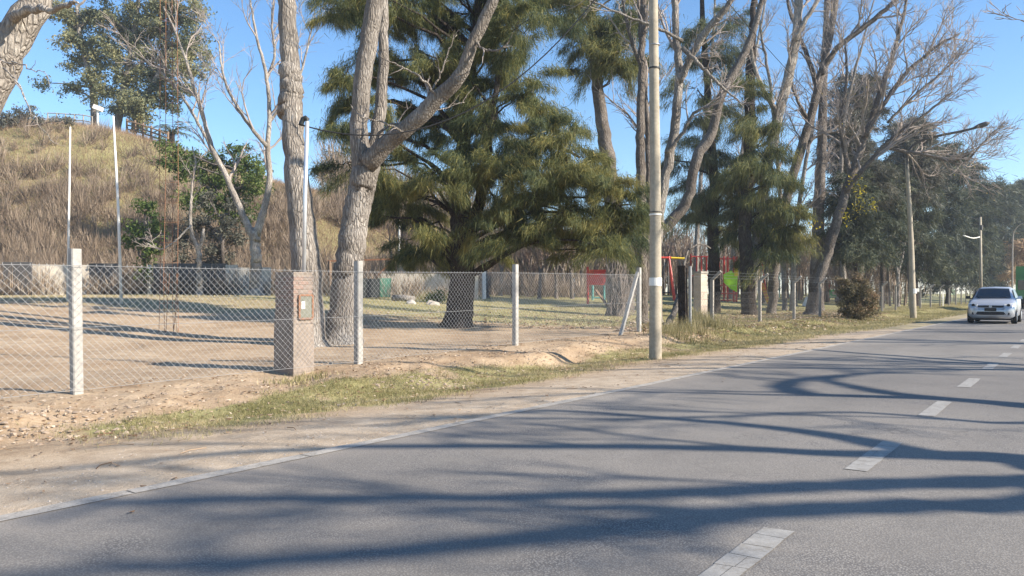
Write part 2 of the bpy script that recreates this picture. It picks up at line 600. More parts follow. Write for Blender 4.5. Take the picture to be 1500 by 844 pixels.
def ground_sheet():
    def seq(parts):
        out = []
        for a, b, st in parts:
            out.append(np.arange(a, b, st))
        return np.concatenate(out)
    sv = seq([(-300, -60, 24), (-60, -12, 3), (-12, 1, 0.6), (1, 17, 0.09), (17, 32, 0.2), (32, 60, 0.6), (60, 130, 1.5), (130, 300, 6), (300, 900, 50)])
    tv = seq([(-400, -60, 34), (-60, -10, 3), (-10, -2.4, 0.4)])
    tv = np.concatenate([tv, [-2.25, -2.14, -2.10, 4.60, 4.70, 4.725, 4.74], np.arange(4.77, 12.4, 0.09), np.arange(12.4, 24, 0.25), np.arange(24, 80, 0.8), np.arange(80, 200, 6), np.arange(200, 500, 40)])
    S, T = np.meshgrid(sv, tv, indexing='ij')
    X, Y = W(S, T)
    Z = ground_z(X, Y)
    mb = MB()
    mb.grid(np.stack([X, Y, Z], -1)[:, ::-1])
    o = mb.build('ground', ground_material(), smooth=True, kind='structure')
    g = grass_mask(X, Y)[:, ::-1].ravel()
    at = o.data.attributes.new('grass', 'FLOAT', 'POINT')
    at.data.foreach_set('value', g.astype(np.float32))
    gr = ((1 - sstep(T, 5.5, 7.0)) * 0.9)[:, ::-1].ravel()
    at = o.data.attributes.new('gravel', 'FLOAT', 'POINT')
    at.data.foreach_set('value', gr.astype(np.float32))
    return o


ground_sheet()


def road_z(t):
    return 0.004 - 0.0055 * np.abs(t - 1.24)


def road_material():
    m, t, b, _ = new_mat('asphalt')
    v = coords(t)
    big = noise(t, 0.35, 5, 0.6, v)
    mid = noise(t, 2.3, 6, 0.6, v, 0.3)
    fine = noise(t, 75, 3, 0.75, v)
    vo = t.nodes.new('ShaderNodeTexVoronoi')
    vo.inputs['Scale'].default_value = 95
    t.links.new(v, vo.inputs['Vector'])
    # open-textured patches where the aggregate shows
    wear = math_n(t, 'MULTIPLY', math_n(t, 'SUBTRACT', math_n(t, 'ADD', math_n(t, 'MULTIPLY', big, 0.55), math_n(t, 'MULTIPLY', mid, 0.45)), 0.50), 9.0, True)
    base = ramp(t, [(0.25, (0.170, 0.157, 0.140)), (0.5, (0.250, 0.230, 0.202)), (0.75, (0.325, 0.298, 0.258))], math_n(t, 'ADD', math_n(t, 'MULTIPLY', mid, 0.6), math_n(t, 'MULTIPLY', fine, 0.4)))
    speck = ramp(t, [(0.18, (0.36, 0.335, 0.30)), (0.34, (0.25, 0.238, 0.22)), (0.55, (0.105, 0.10, 0.097))], vo.outputs['Distance'])
    col = mixc(t, math_n(t, 'ADD', math_n(t, 'MULTIPLY', wear, 0.50), 0.42), base, speck)
    # darker oil/wheel band running along the road, dusty margin at the edge
    vs = coords(t, (0.16, 0.16, 1))
    lane = noise(t, 1.0, 3, 0.5, vs)
    col = mixc(t, 1.0, col, ramp(t, [(0.36, (0.80, 0.80, 0.81)), (0.64, (1.12, 1.11, 1.09))], lane), 'MULTIPLY')
    # wheel tracks run along the road: position across it from the generated coordinate
    geo = t.nodes.new('ShaderNodeNewGeometry')
    sep = t.nodes.new('ShaderNodeSeparateXYZ')
    t.links.new(geo.outputs['Position'], sep.inputs[0])
    tt = math_n(t, 'ADD', math_n(t, 'MULTIPLY', sep.outputs[0], -CA), math_n(t, 'MULTIPLY', sep.outputs[1], SA))
    for c0 in (-0.75, 0.55, 2.2, 3.6):
        dd = math_n(t, 'ABSOLUTE', math_n(t, 'SUBTRACT', tt, c0))
        g0 = math_n(t, 'MULTIPLY', math_n(t, 'SUBTRACT', 0.42, dd), 2.2, True)
        g0 = math_n(t, 'MULTIPLY', g0, math_n(t, 'ADD', big, 0.1))
        col = mixc(t, math_n(t, 'MULTIPLY', g0, 0.42), col, (0.13, 0.124, 0.115))
    vc = t.nodes.new('ShaderNodeTexVoronoi')
    vc.feature = 'DISTANCE_TO_EDGE'
    vc.inputs['Scale'].default_value = 0.55
    wv = t.nodes.new('ShaderNodeVectorMath')
    wv.operation = 'ADD'
    nz = t.nodes.new('ShaderNodeTexNoise')
    nz.inputs['Scale'].default_value = 2.5
    nz.inputs['Detail'].default_value = 6
    t.links.new(v, nz.inputs['Vector'])
    sc2 = t.nodes.new('ShaderNodeVectorMath')
    sc2.operation = 'SCALE'
    sc2.inputs['Scale'].default_value = 0.7
    t.links.new(nz.outputs['Color'], sc2.inputs[0])
    t.links.new(v, wv.inputs[0])
    t.links.new(sc2.outputs[0], wv.inputs[1])
    t.links.new(wv.outputs[0], vc.inputs['Vector'])
    crack = math_n(t, 'MULTIPLY', math_n(t, 'SUBTRACT', 0.006, vc.outputs['Distance']), 300.0, True)
    crack = math_n(t, 'MULTIPLY', crack, math_n(t, 'MULTIPLY', math_n(t, 'SUBTRACT', lane, 0.50), 9.0, True))
    col = mixc(t, math_n(t, 'MULTIPLY', crack, 0.7), col, (0.07, 0.068, 0.066))
    ed = attr(t)
    dust = math_n(t, 'MULTIPLY', ed, math_n(t, 'ADD', mid, 0.15), True)
    col = mixc(t, dust, col, (0.40, 0.34, 0.27))
    t.links.new(col, b.inputs['Base Color'])
    b.inputs['Roughness'].default_value = 0.82
    b.inputs['Specular IOR Level'].default_value = 0.3
    h = math_n(t, 'ADD', math_n(t, 'MULTIPLY', vo.outputs['Distance'], -0.8), fine)
    bump(t, b, h, 0.28, 0.005)
    return m


def road():
    sv = np.concatenate([np.arange(-60, -2, 4), np.arange(-2, 24, 0.12), np.arange(24, 80, 1.0), np.arange(80, 880, 20)])
    tv = np.array([-2.30, -2.26, -2.0, -1, 0, 0.6, 1.24, 1.9, 2.6, 3.4, 4.1, 4.5, 4.70, 4.745, 4.755])
    S, T = np.meshgrid(sv, tv, indexing='ij')
    Z = road_z(T) + 0.0
    rag = (fbm(sv, sv * 0, 0.5, 21, 3) - 0.5) * 0.06
    T = T.copy()
    T[:, -1] += rag
    T[:, -2] += rag
    T[:, 0] -= rag
    T[:, 1] -= rag
    Z[:, -1] -= 0.10
    Z[:, 0] -= 0.12
    X, Y = W(S, T)
    mb = MB()
    mb.grid(np.stack([X, Y, Z], -1)[:, ::-1], (np.clip((T - 4.2) / 0.6, 0, 1) ** 2 * 0.8)[:, ::-1])
    return mb.build('road', road_material(), kind='structure', smooth=True)


road()


def paint_material(name, c, wear):
    m, t, b, _ = new_mat(name)
    v = coords(t)
    n1 = noise(t, 9, 6, 0.7, v)
    n2 = noise(t, 70, 4, 0.7, v)
    f = math_n(t, 'ADD', math_n(t, 'MULTIPLY', n1, 0.55), math_n(t, 'MULTIPLY', n2, 0.45))
    col = ramp(t, [(wear - 0.06, (0.24, 0.22, 0.19)), (wear + 0.03, tuple(q * 0.8 for q in c)), (wear + 0.16, c)], f)
    t.links.new(col, b.inputs['Base Color'])
    b.inputs['Roughness'].default_value = 0.75
    bump(t, b, f, 0.3, 0.006)
    return m


M['paint_dash'] = paint_material('dash_paint', (0.36, 0.345, 0.315), 0.45)
M['paint_edge'] = paint_material('edge_paint', (0.47, 0.43, 0.37), 0.475)


def edge_line():
    """the worn pale line along the margin, broken by cross cracks"""
    mb = MB()
    s = -12.0
    while s < 300:
        L = rnd.uniform(0.5, 1.8) if s < 25 else 6.0
        a, b = s + 0.006, s + L - 0.006
        n = max(2, int((b - a) / 0.12) if s < 25 else 2)
        ss = np.linspace(a, b, n)
        j = (fbm(ss, ss * 0, 0.3, 5, 2) - 0.5) * 0.025
        t0 = 4.615 + j
        t1 = 4.742 + (fbm(ss, ss * 0 + 9, 0.25, 8, 2) - 0.5) * 0.035
        P = []
        for k in range(n):
            row = []
            for tt in (t1[k], (t0[k] + t1[k]) / 2, t0[k]):
                x, y = W(ss[k], tt)
                row.append((x, y, float(road_z(tt)) + 0.0045))
            P.append(row)
        mb.grid(np.array(P))
        s += L
    return mb.build('edge_line', M['paint_edge'], kind='structure')


edge_line()


def dashes():
    for n in range(-1, 44):
        s0 = 3.30 + 2.87 * n - 0.62
        L = 1.25
        mb = MB()
        near = n < 9
        rows = (7 if n < 2 else 5) if near else 1
        cuts = [0.0]
        for k in range(rows):
            cuts.append(cuts[-1] + (rnd.uniform(0.7, 1.3) if near else 1))
        cuts = np.array(cuts) / cuts[-1] * L
        jl = [rnd.uniform(-0.022, 0.022) if near else 0 for _ in cuts]
        jr = [rnd.uniform(-0.022, 0.022) if near else 0 for _ in cuts]
        T0, T1 = 1.168, 1.168 + 0.145
        for k in range(rows):
            g = rnd.uniform(0.0008, 0.0030) if near else 0
            parts = [(0.0, 1.0)]
            if near and rnd.random() < (0.6 if n < 1 else 0.25):
                q = rnd.uniform(0.35, 0.65)
                parts = [(0.0, q - 0.008), (q + 0.008, 1.0)]
            for u0, u1 in parts:
                v = []
                for end, u in ((0, u1), (0, u0), (1, u0), (1, u1)):
                    jj = jl[k + end] * (1 - u) + jr[k + end] * u
                    s = s0 + cuts[k + end] + jj + (g if end == 0 else -g)
                    tt = T0 + (T1 - T0) * u + (rnd.uniform(-.004, .004) if near and u in (0.0, 1.0) else 0)
                    x, y = W(s, tt)
                    v.append((x, y, float(road_z(tt)) + 0.0045))
                mb.add(v, [[1, 0, 3, 2]])
        mb.build('centre_line_dash', M['paint_dash'], kind='structure')


dashes()


# ------------------------------------------------------------------ low growth and loose matter
def blades(n, place, h0, h1, w0, w1, lean=0.35, vals=None):
    """n grass blades; place(n) gives x, y"""
    x, y = place(n)
    n = len(x)
    z = ground_z(x, y)
    h = rs.uniform(h0, h1, n)
    w = rs.uniform(w0, w1, n)
    a = rs.uniform(0, 2 * math.pi, n)
    l = rs.uniform(0, 2 * math.pi, n)
    k = rs.uniform(0, lean, n) * h
    base = np.stack([x, y, z - 0.01], 1)
    off = np.stack([np.cos(a) * w / 2, np.sin(a) * w / 2, np.zeros(n)], 1)
    tip = base + np.stack([np.cos(l) * k, np.sin(l) * k, h], 1)
    v = rs.rand(n) if vals is None else vals(x, y)
    return base - off, base + off, tip, v


def verge_grass():
    mb = MB()

    def place(n):
        s = rs.uniform(2.5, 24, n)
        t = rs.uniform(5.6, 9.6, n)
        x, y = W(s, t)
        g = grass_mask(x, y) * np.clip(3.2 * fbm(x, y, 0.4, 8, 3) - 0.75, 0.08, 1)
        k = rs.rand(n) < g
        return x[k], y[k]
    mb.tris(*blades(300000, place, 0.015, 0.075, 0.005, 0.011, 1.3, lambda x, y: np.clip(fbm(x, y, 0.9, 4, 3) * 1.3 + rs.normal(0, 0.22, len(x)) - 0.1, 0, 1)))
    o = mb.build('ditch_grass', M['grass'], kind='stuff')
    tag(o, 'short yellow-green grass growing in the ditch beside the dirt shoulder', 'grass')

    mb = MB()

    def place2(n):
        s = 20 + rs.rand(n) ** 1.6 * 90
        t = rs.uniform(5.8, 13, n)
        x, y = W(s, t)
        k = rs.rand(n) < grass_mask(x, y)
        return x[k], y[k]
    mb.tris(*blades(150000, place2, 0.03, 0.11, 0.012, 0.03, 1.2, lambda x, y: np.clip(fbm(x, y, 2.0, 4, 3) * 1.1 + rs.normal(0, 0.2, len(x)) + 0.0, 0, 1)))
    o = mb.build('verge_grass', M['grass'], kind='stuff')
    tag(o, 'sunlit green grass verge between the road and the bent-arm post fence', 'grass')

    mb = MB()

    def place3(n):
        x = rs.uniform(-32, 45, n)
        y = 14 + rs.rand(n) * 40
        k = rs.rand(n) < grass_mask(x, y) * (0.3 + fbm(x, y, 1.5, 6, 3))
        s, t = ST(x, y)
        k &= t > 11.5
        return x[k], y[k]
    mb.tris(*blades(200000, place3, 0.03, 0.10, 0.015, 0.04, 1.2, lambda x, y: np.clip(fbm(x, y, 3.0, 4, 3) * 0.8 + rs.normal(0, 0.2, len(x)) + 0.30 + 0.25 * (x < 2), 0, 1)))
    o = mb.build('park_grass', M['grass'], kind='stuff')
    tag(o, 'patchy winter grass of the park behind the chain link fence', 'grass')

    # tall tussocks by the old brick post
    mb = MB()
    for (px, py, rr, nn, hh) in ((1010, 486, 0.7, 500, 0.55), (1040, 480, 0.9, 700, 0.6), (985, 492, 0.7, 500, 0.5), (430, 561, 0.35, 160, 0.16), (455, 556, 0.4, 160, 0.14), (635, 440, 0.9, 700, 0.7), (1025, 470, 0.7, 500, 0.7)):
        c = hit(px, py)

        def pl(n, c=c, rr=rr):
            return c[0] + rs.normal(0, rr * 0.5, n), c[1] + rs.normal(0, rr * 0.5, n)
        mb.tris(*blades(nn, pl, hh * 0.4, hh, 0.01, 0.022, 0.7, lambda x, y: np.clip(rs.normal(0.5, 0.3, len(x)), 0, 1)))
    o = mb.build('grass_tussocks', M['grass'], kind='stuff')
    tag(o, 'taller loose grass tufts at the foot of posts and pillars', 'grass')


verge_grass()


ICO = None


def grit(mb, x, y, r, vlo, vhi):
    """tiny six-cornered stones"""
    n = len(x)
    z = ground_z(x, y)
    v0 = np.array([(1, 0, 0), (0, 1, 0), (-1, 0, 0), (0, -1, 0), (0, 0, 1), (0, 0, -1)], float)
    f0 = np.array([(0, 1, 4), (1, 2, 4), (2, 3, 4), (3, 0, 4)])
    v = v0[None] * rs.uniform(0.5, 1.2, (n, 6, 3)) * np.asarray(r)[:, None, None] * np.array([1, 1, .7])
    a = rs.uniform(0, 6.28, n)
    ca, sa = np.cos(a)[:, None], np.sin(a)[:, None]
    v = np.stack([v[:, :, 0] * ca - v[:, :, 1] * sa, v[:, :, 0] * sa + v[:, :, 1] * ca, v[:, :, 2]], -1)
    v = v + np.stack([x, y, z], 1)[:, None, :]
    f = f0[None] + (np.arange(n) * 6)[:, None, None]
    mb.add(v.reshape(-1, 3), f.reshape(-1, 3), np.repeat(rs.uniform(vlo, vhi, n), 6))


def rocks(mb, x, y, r, squash=0.6, vlo=0.2, vhi=0.9):
    """rough stones at the given places"""
    global ICO
    if ICO is None:
        p = (1 + 5 ** 0.5) / 2
        v = np.array([(-1, p, 0), (1, p, 0), (-1, -p, 0), (1, -p, 0), (0, -1, p), (0, 1, p), (0, -1, -p), (0, 1, -p), (p, 0, -1), (p, 0, 1), (-p, 0, -1), (-p, 0, 1)], float)
        v /= np.linalg.norm(v[0])
        f = np.array([(0, 11, 5), (0, 5, 1), (0, 1, 7), (0, 7, 10), (0, 10, 11), (1, 5, 9), (5, 11, 4), (11, 10, 2), (10, 7, 6), (7, 1, 8), (3, 9, 4), (3, 4, 2), (3, 2, 6), (3, 6, 8), (3, 8, 9), (4, 9, 5), (2, 4, 11), (6, 2, 10), (8, 6, 7), (9, 8, 1)])
        ICO = (v, f)
    v0, f0 = ICO
    n = len(x)
    z = ground_z(x, y)
    jit = 1 + rs.uniform(-0.32, 0.32, (n, 12, 1))
    sc = np.stack([rs.uniform(0.7, 1.3, n), rs.uniform(0.7, 1.3, n), rs.uniform(0.5, 1.0, n) * squash / 0.6 * 0.75], 1)
    v = v0[None] * jit * sc[:, None, :] * np.asarray(r)[:, None, None]
    v = v + np.stack([x, y, z + np.asarray(r) * 0.15], 1)[:, None, :]
    f = f0[None] + (np.arange(n) * 12)[:, None, None]
    mb.add(v.reshape(-1, 3), f.reshape(-1, 3), np.repeat(rs.uniform(vlo, vhi, n), 12))


M['clod'] = leafy('earth_clods', [(0.0, (0.17, 0.125, 0.09)), (0.5, (0.36, 0.285, 0.215)), (1.0, (0.50, 0.43, 0.35))], 0.0, 0.95)
M['stone'] = leafy('pale_stones', [(0.0, (0.25, 0.22, 0.19)), (0.5, (0.42, 0.38, 0.33)), (1.0, (0.62, 0.58, 0.52))], 0.0, 0.9)


def loose():
    mb = MB()
    n = 5200
    s = rs.uniform(-1, 23, n)
    t = 9.15 + rs.normal(0, 0.45, n)
    x, y = W(s, t)
    r = 0.006 + 0.030 * rs.rand(n) ** 5
    grit(mb, x, y, r, 0.1, 0.6)
    n = 700
    s = rs.uniform(1.6, 4.6, n)
    t = rs.normal(8.8, 0.45, n)
    x, y = W(s, t)
    rocks(mb, x, y, 0.006 + 0.034 * rs.rand(n) ** 3, vlo=0.25, vhi=0.55)
    n = 260
    c = hit(650, 562)
    rocks(mb, c[0] + rs.normal(0, 0.6, n), c[1] + rs.normal(0, 0.45, n), 0.008 + 0.038 * rs.rand(n) ** 3, vlo=0.2, vhi=0.5)
    o = mb.build('earth_clods', M['clod'], kind='stuff')
    tag(o, 'crumbled clods of dug earth along the foot of the dirt bank', 'earth')

    mb = MB()
    n = 9000
    s = rs.uniform(-2, 26, n)
    t = 4.66 + np.abs(rs.normal(0, 0.75, n))
    x, y = W(s, t)
    grit(mb, x, y, 0.003 + 0.010 * rs.rand(n) ** 3, 0.0, 0.6)
    o = mb.build('shoulder_gravel', M['stone'], kind='stuff')
    tag(o, 'small pale gravel scattered on the dirt shoulder next to the road edge', 'gravel')

    mb = MB()
    n = 9000
    x, y = W(rs.uniform(2, 24, n), rs.uniform(9.4, 20, n))
    grit(mb, x, y, 0.004 + 0.020 * rs.rand(n) ** 4, 0.0, 0.8)
    o = mb.build('yard_gravel', M['clod'], kind='stuff')
    tag(o, 'loose crumbs of earth and grit on the bare ground behind the fence', 'earth')

    mb = MB()
    n = 900
    s = rs.uniform(-1, 24, n)
    t = rs.uniform(3.9, 9.5, n)
    k = (t > 4.7) | (rs.rand(n) < .12)
    x, y = W(s[k], t[k])
    z = np.where(t[k] > 4.74, ground_z(x, y), road_z(t[k])) + .008
    n = len(x)
    c = np.stack([x, y, z], 1)
    a = rs.uniform(0, 6.28, n)
    r = rs.uniform(0.010, 0.030, n)
    up = rs.uniform(0, .6, n) * r
    p = [c + np.stack([np.cos(a + q) * r * w_, np.sin(a + q) * r * w_, up * u_], 1) for q, w_, u_ in ((0, 1, 1), (2.0, 0.6, 0), (3.14, 1, 0.8), (4.3, 0.6, 0))]
    mb.add(np.stack(p, 1).reshape(-1, 3), np.arange(4 * n).reshape(n, 4), np.repeat(rs.rand(n) * .5, 4))
    for i in range(120):
        x, y = W(rs.uniform(0, 24), rs.uniform(4.9, 9.6))
        z = gz(x, y) + .008
        a = rs.uniform(0, 6.28)
        L = rs.uniform(.05, .28)
        q = np.array([x, y, z])
        mb.tube([q, q + [math.cos(a) * L / 2, math.sin(a) * L / 2, rs.uniform(0, .02)], q + [math.cos(a + .3) * L, math.sin(a + .3) * L, 0.004]], .004, 3, rs.rand() * .6)
    o = mb.build('leaf_bits', M['litter'], kind='stuff')
    tag(o, 'scraps of dead leaf and twig strewn over the dirt shoulder', 'litter')

    # dead leaves: mostly on the grass slope before the bent-arm fence
    mb = MB()
    n = 15000
    s = 20 + 30 * rs.rand(n)
    t = rs.normal(11.2, 1.7, n)
    k = (t > 7.6) & (fbm(s, t, 2.0, 15, 3) > 0.40)
    s, t = s[k], t[k]
    s2 = rs.uniform(3, 19, 2200)
    t2 = rs.uniform(6.8, 11, 2200)
    s3 = rs.uniform(18, 60, 4000)
    t3 = rs.uniform(12, 24, 4000)
    s, t = np.concatenate([s, s2, s3]), np.concatenate([t, t2, t3])
    x, y = W(s, t)
    z = ground_z(x, y) + 0.02
    n = len(x)
    c = np.stack([x, y, z], 1)
    a = rs.uniform(0, 6.28, n)
    r = np.where(s < 20, 0.03, rs.uniform(0.04, 0.085, n))
    up = rs.uniform(-0.5, 0.9, n) * r
    p = [c + np.stack([np.cos(a + q) * r * w_, np.sin(a + q) * r * w_, up * u_], 1) for q, w_, u_ in ((0, 1, 1), (2.0, 0.7, -0.1), (3.14, 1, 0.8), (4.3, 0.7, -0.1))]
    v = np.stack(p, 1).reshape(-1, 3)
    mb.add(v, np.arange(4 * n).reshape(n, 4), np.repeat(rs.rand(n), 4))
    o = mb.build('fallen_leaves', M['litter'], kind='stuff')
    tag(o, 'dry fallen leaves lying on the grass slope under the trees', 'leaves')


loose()


def hill_brush():
    mb = MB()

    def place(n):
        x = rs.uniform(-66, 34, n)
        y = rs.uniform(47, 82, n)
        k = (hill_h(x, y) > 0.12) & (x < 12 + 0.2 * y)
        # fewer on the bare top strip
        bare = sstep(y, 64, 72) * (x < -22)
        k &= rs.rand(n) > bare * 0.35
        return x[k], y[k]

    def vals(x, y):
        return np.clip(fbm(x, y, 7.0, 33, 4) * 1.1 - 0.1 + rs.normal(0, 0.16, len(x)), 0, 0.93) + (rs.rand(len(x)) < 0.07) * 0.1
    mb.tris(*blades(400000, place, 0.15, 0.75, 0.014, 0.034, 1.5, vals))
    o = mb.build('hillside_dry_grass', M['dry_grass'], kind='stuff')
    tag(o, 'tall dry straw-coloured grass covering the hillside on the left', 'dry grass')

    # leafless bushes: fans of thin stems
    mb = MB()
    nb = 5200
    bx = rs.uniform(-66, 40, nb)
    by = rs.uniform(47, 72, nb)
    k = ((hill_h(bx, by) > 0.05)) & ((fbm(bx, by, 6, 55, 3) > 0.36) | (by < 56)) & ~((by > 66) & (bx < -20) & (rs.rand(len(bx)) < .8))
    bx, by = bx[k], by[k]
    for x, y in zip(bx, by):
        z = gz(x, y)
        H = rs.uniform(1.2, 2.7) * (1.25 if y < 51 else 1)
        m = 62
        a = rs.uniform(0, 6.28, m)
        e = rs.uniform(0.1, 0.9, m)
        L = H * rs.uniform(0.5, 1.0, m)
        tip = np.stack([x + np.cos(a) * e * L, y + np.sin(a) * e * L, z + L * np.sqrt(1 - e * e * 0.8)], 1)
        f = rs.uniform(0.0, 0.6, m)[:, None]
        root = np.array([x, y, z])[None] * (1 - f) + tip * f + rs.normal(0, 0.08, (m, 3)) * np.array([1, 1, 0.3])
        w = rs.uniform(0.012, 0.030, m)[:, None]
        b = rs.uniform(0, 6.28, m)
        off = np.stack([np.cos(b), np.sin(b), np.zeros(m)], 1) * w
        mb.tris(root - off, root + off, tip, rs.uniform(0.0, 1.0) * 0.5 + rs.rand(m) * 0.5)
    o = mb.build('hillside_scrub', M['brush'], kind='stuff')
    tag(o, 'mass of leafless grey-brown scrub on the lower slope behind the lawn', 'scrub')


hill_brush()


def wall_scrub():
    mb = MB()
    for i in range(170):
        px = rs.uniform(-20, 700)
        Z = rs.uniform(44.0, 46.8)
        x = (px - 750) / F * Z
        z = gz(x, Z)
        m = 34
        H = rs.uniform(.6, 2.6)
        a = rs.uniform(0, 6.28, m)
        e = rs.uniform(0.1, 0.85, m)
        L = H * rs.uniform(0.5, 1.0, m)
        tip = np.stack([x + np.cos(a) * e * L, Z + np.sin(a) * e * L * .5, z + L * np.sqrt(1 - e * e * 0.8)], 1)
        f = rs.uniform(0.0, 0.6, m)[:, None]
        root = np.array([x, Z, z])[None] * (1 - f) + tip * f + rs.normal(0, 0.05, (m, 3)) * np.array([1, .5, 0.3])
        b = rs.uniform(0, 6.28, m)
        off = np.stack([np.cos(b), np.sin(b), np.zeros(m)], 1) * rs.uniform(0.010, 0.022, (m, 1))
        mb.tris(root - off, root + off, tip, rs.rand(m))
    o = mb.build('wall_foot_scrub', M['brush'], kind='stuff')
    tag(o, 'bare thin shrubs growing in front of the wall and dark sheeting at the hill foot', 'scrub')


wall_scrub()


def thicket():
    """the brown leafless wood that closes the view behind the playground"""
    mb = MB()
    n = 420
    for i in range(n):
        px = rs.uniform(480, 1330)
        Z = rs.uniform(72, 105)
        H = rs.uniform(5.0, 9.5) * (1.1 if px > 600 else 0.9)
        if i < 60:
            px = rs.uniform(690, 860)
            Z = rs.uniform(60, 72)
            H = rs.uniform(3.8, 5.6)
        elif 950 < px < 1230:
            Z += 8
        x = (px - 750) / F * Z
        z = gz(x, Z)
        m = 200
        c0 = np.array([x, Z, z])
        a = rs.uniform(0, 6.28, m)
        rr = np.sqrt(rs.rand(m)) * H * 0.36
        hz = (rs.uniform(0.40, 1.0, m) if rs.rand() < .8 else rs.uniform(0.1, .6, m)) * H
        if px < 640:
            hz = rs.uniform(0.1, 1.0, m) * H
        root = c0 + np.stack([np.cos(a) * rr * 0.7, np.sin(a) * rr * 0.7, hz * 0.8], 1)
        tip = root + np.stack([np.cos(a) * rs.uniform(0, 0.8, m), np.sin(a) * rs.uniform(0, 0.8, m), rs.uniform(0.2, 1.6, m)], 1)
        w = rs.uniform(0.02, 0.045, m)[:, None]
        b = rs.uniform(0, 6.28, m)
        off = np.stack([np.cos(b), np.sin(b), np.zeros(m)], 1) * w
        mb.tris(root - off, root + off, tip, rs.rand() * 0.4 + rs.rand(m) * 0.6)
        st = rs.normal(0, 0.5, 2)
        mb.tube([c0 - [0, 0, 0.1], c0 + [st[0] * .3, st[1] * .3, H * 0.45], c0 + [st[0], st[1], H * 0.8]], [0.13, 0.09, 0.03], 4, rs.rand() * 0.6)
    o = mb.build('leafless_thicket', M['brush'], kind='stuff')
    tag(o, 'dense brown leafless wood closing the view behind the playground', 'thicket')


thicket()

# ================================================================== TREES
def smooth_path(pts, n=None, wig=0.0, rng=rs):
    pts = np.asarray(pts, float)
    if n is None:
        n = max(4, len(pts) * 4)
    d = np.concatenate([[0], np.cumsum(np.linalg.norm(np.diff(pts, axis=0), axis=1))])
    P = np.vstack([2 * pts[0] - pts[1], pts, 2 * pts[-1] - pts[-2]])
    u = np.linspace(0, d[-1], n)
    k = np.clip(np.searchsorted(d, u, side='right') - 1, 0, len(pts) - 2)
    tt = ((u - d[k]) / np.maximum(d[k + 1] - d[k], 1e-9))[:, None]
    a, b, c, e = P[k], P[k + 1], P[k + 2], P[k + 3]
    q = 0.5 * ((2 * b) + (-a + c) * tt + (2 * a - 5 * b + 4 * c - e) * tt ** 2 + (-a + 3 * b - 3 * c + e) * tt ** 3)
    if wig:
        w = rng.normal(0, wig, q.shape)
        w[0] = 0
        q = q + w
    return q, u / d[-1]


def unit(v):
    return v / max(np.linalg.norm(v), 1e-9)


def sprout(mbs, path, rad, level, spec, rng, tips=None):
    """side branches along a limb; spec: per level (count, length, spread, up)"""
    if level >= len(spec):
        if tips is not None:
            tips.append(path[-1])
        return
    cnt, length, spread, up, start = spec[level]
    n = len(path)
    mb = mbs[min(level, len(mbs) - 1)]
    sides = (5, 4, 3, 3)[min(level, 3)]
    for i in range(cnt):
        f = start + (1 - start) * (i + rng.rand()) / cnt
        f = min(f, 0.985)
        x = f * (n - 1)
        k = int(x)
        p = path[k] * (1 - (x - k)) + path[min(k + 1, n - 1)] * (x - k)
        r = rad[k] * (1 - (x - k)) + rad[min(k + 1, n - 1)] * (x - k)
        tan = unit(path[min(k + 1, n - 1)] - path[max(k - 1, 0)])
        side = unit(np.cross(tan, rng.normal(0, 1, 3)))
        ang = R(spread) * rng.uniform(0.6, 1.25)
        d = unit(tan * math.cos(ang) + side * math.sin(ang) + np.array([0, 0, up * rng.uniform(0.3, 1.2)]))
        L = length * rng.uniform(0.55, 1.15) * (1.15 - 0.55 * f)
        m = (5, 4, 3)[min(level, 2)]
        pts = [p]
        q = p.copy()
        for j in range(m):
            d = unit(d + rng.normal(0, 0.16, 3) + np.array([0, 0, up * 0.16]))
            q = q + d * L / m
            pts.append(q)
        pts = np.array(pts)
        r0 = min(r * 0.62, L * 0.028 + 0.004)
        r0 = max(r0, spec_min)
        rr = np.linspace(r0, max(r0 * 0.3, spec_min * 0.6), m + 1)
        mb.tube(pts, rr, sides, rng.uniform(0.2, 0.8), cap=False)
        sprout(mbs, pts, rr, level + 1, spec, rng, tips)


spec_min = 0.006


def trunk_into(mb, pts, rad, rng, sides=16, wig=0.02, seg=5, rough=0.07):
    path, u = smooth_path(pts, len(pts) * seg, wig, rng)
    d = np.linspace(0, 1, len(pts))
    dd = np.concatenate([[0], np.cumsum(np.linalg.norm(np.diff(np.asarray(pts, float), axis=0), axis=1))])
    r = np.interp(u, dd / dd[-1], rad)
    mb.tube(path, r, sides, rng.uniform(0.3, 0.7), rough=rough, rng=rng)
    return path, r


def img(pts, Z):
    """(px, py[, dZ]) list -> world points about depth Z"""
    out = []
    for p in pts:
        z = Z + (p[2] if len(p) > 2 else 0)
        out.append(P3(p[0], p[1], z))
    return out


def flare(base, top, r, k=1.5):
    """root swell: a few rings below and just above the ground"""
    return [base - [0, 0, 0.35], base + [0, 0, 0.0], base + (top - base) * 0.06, base + (top - base) * 0.18], [r * (k + .2), r * k, r * (1 + (k - 1) * .3), r * 1.0]


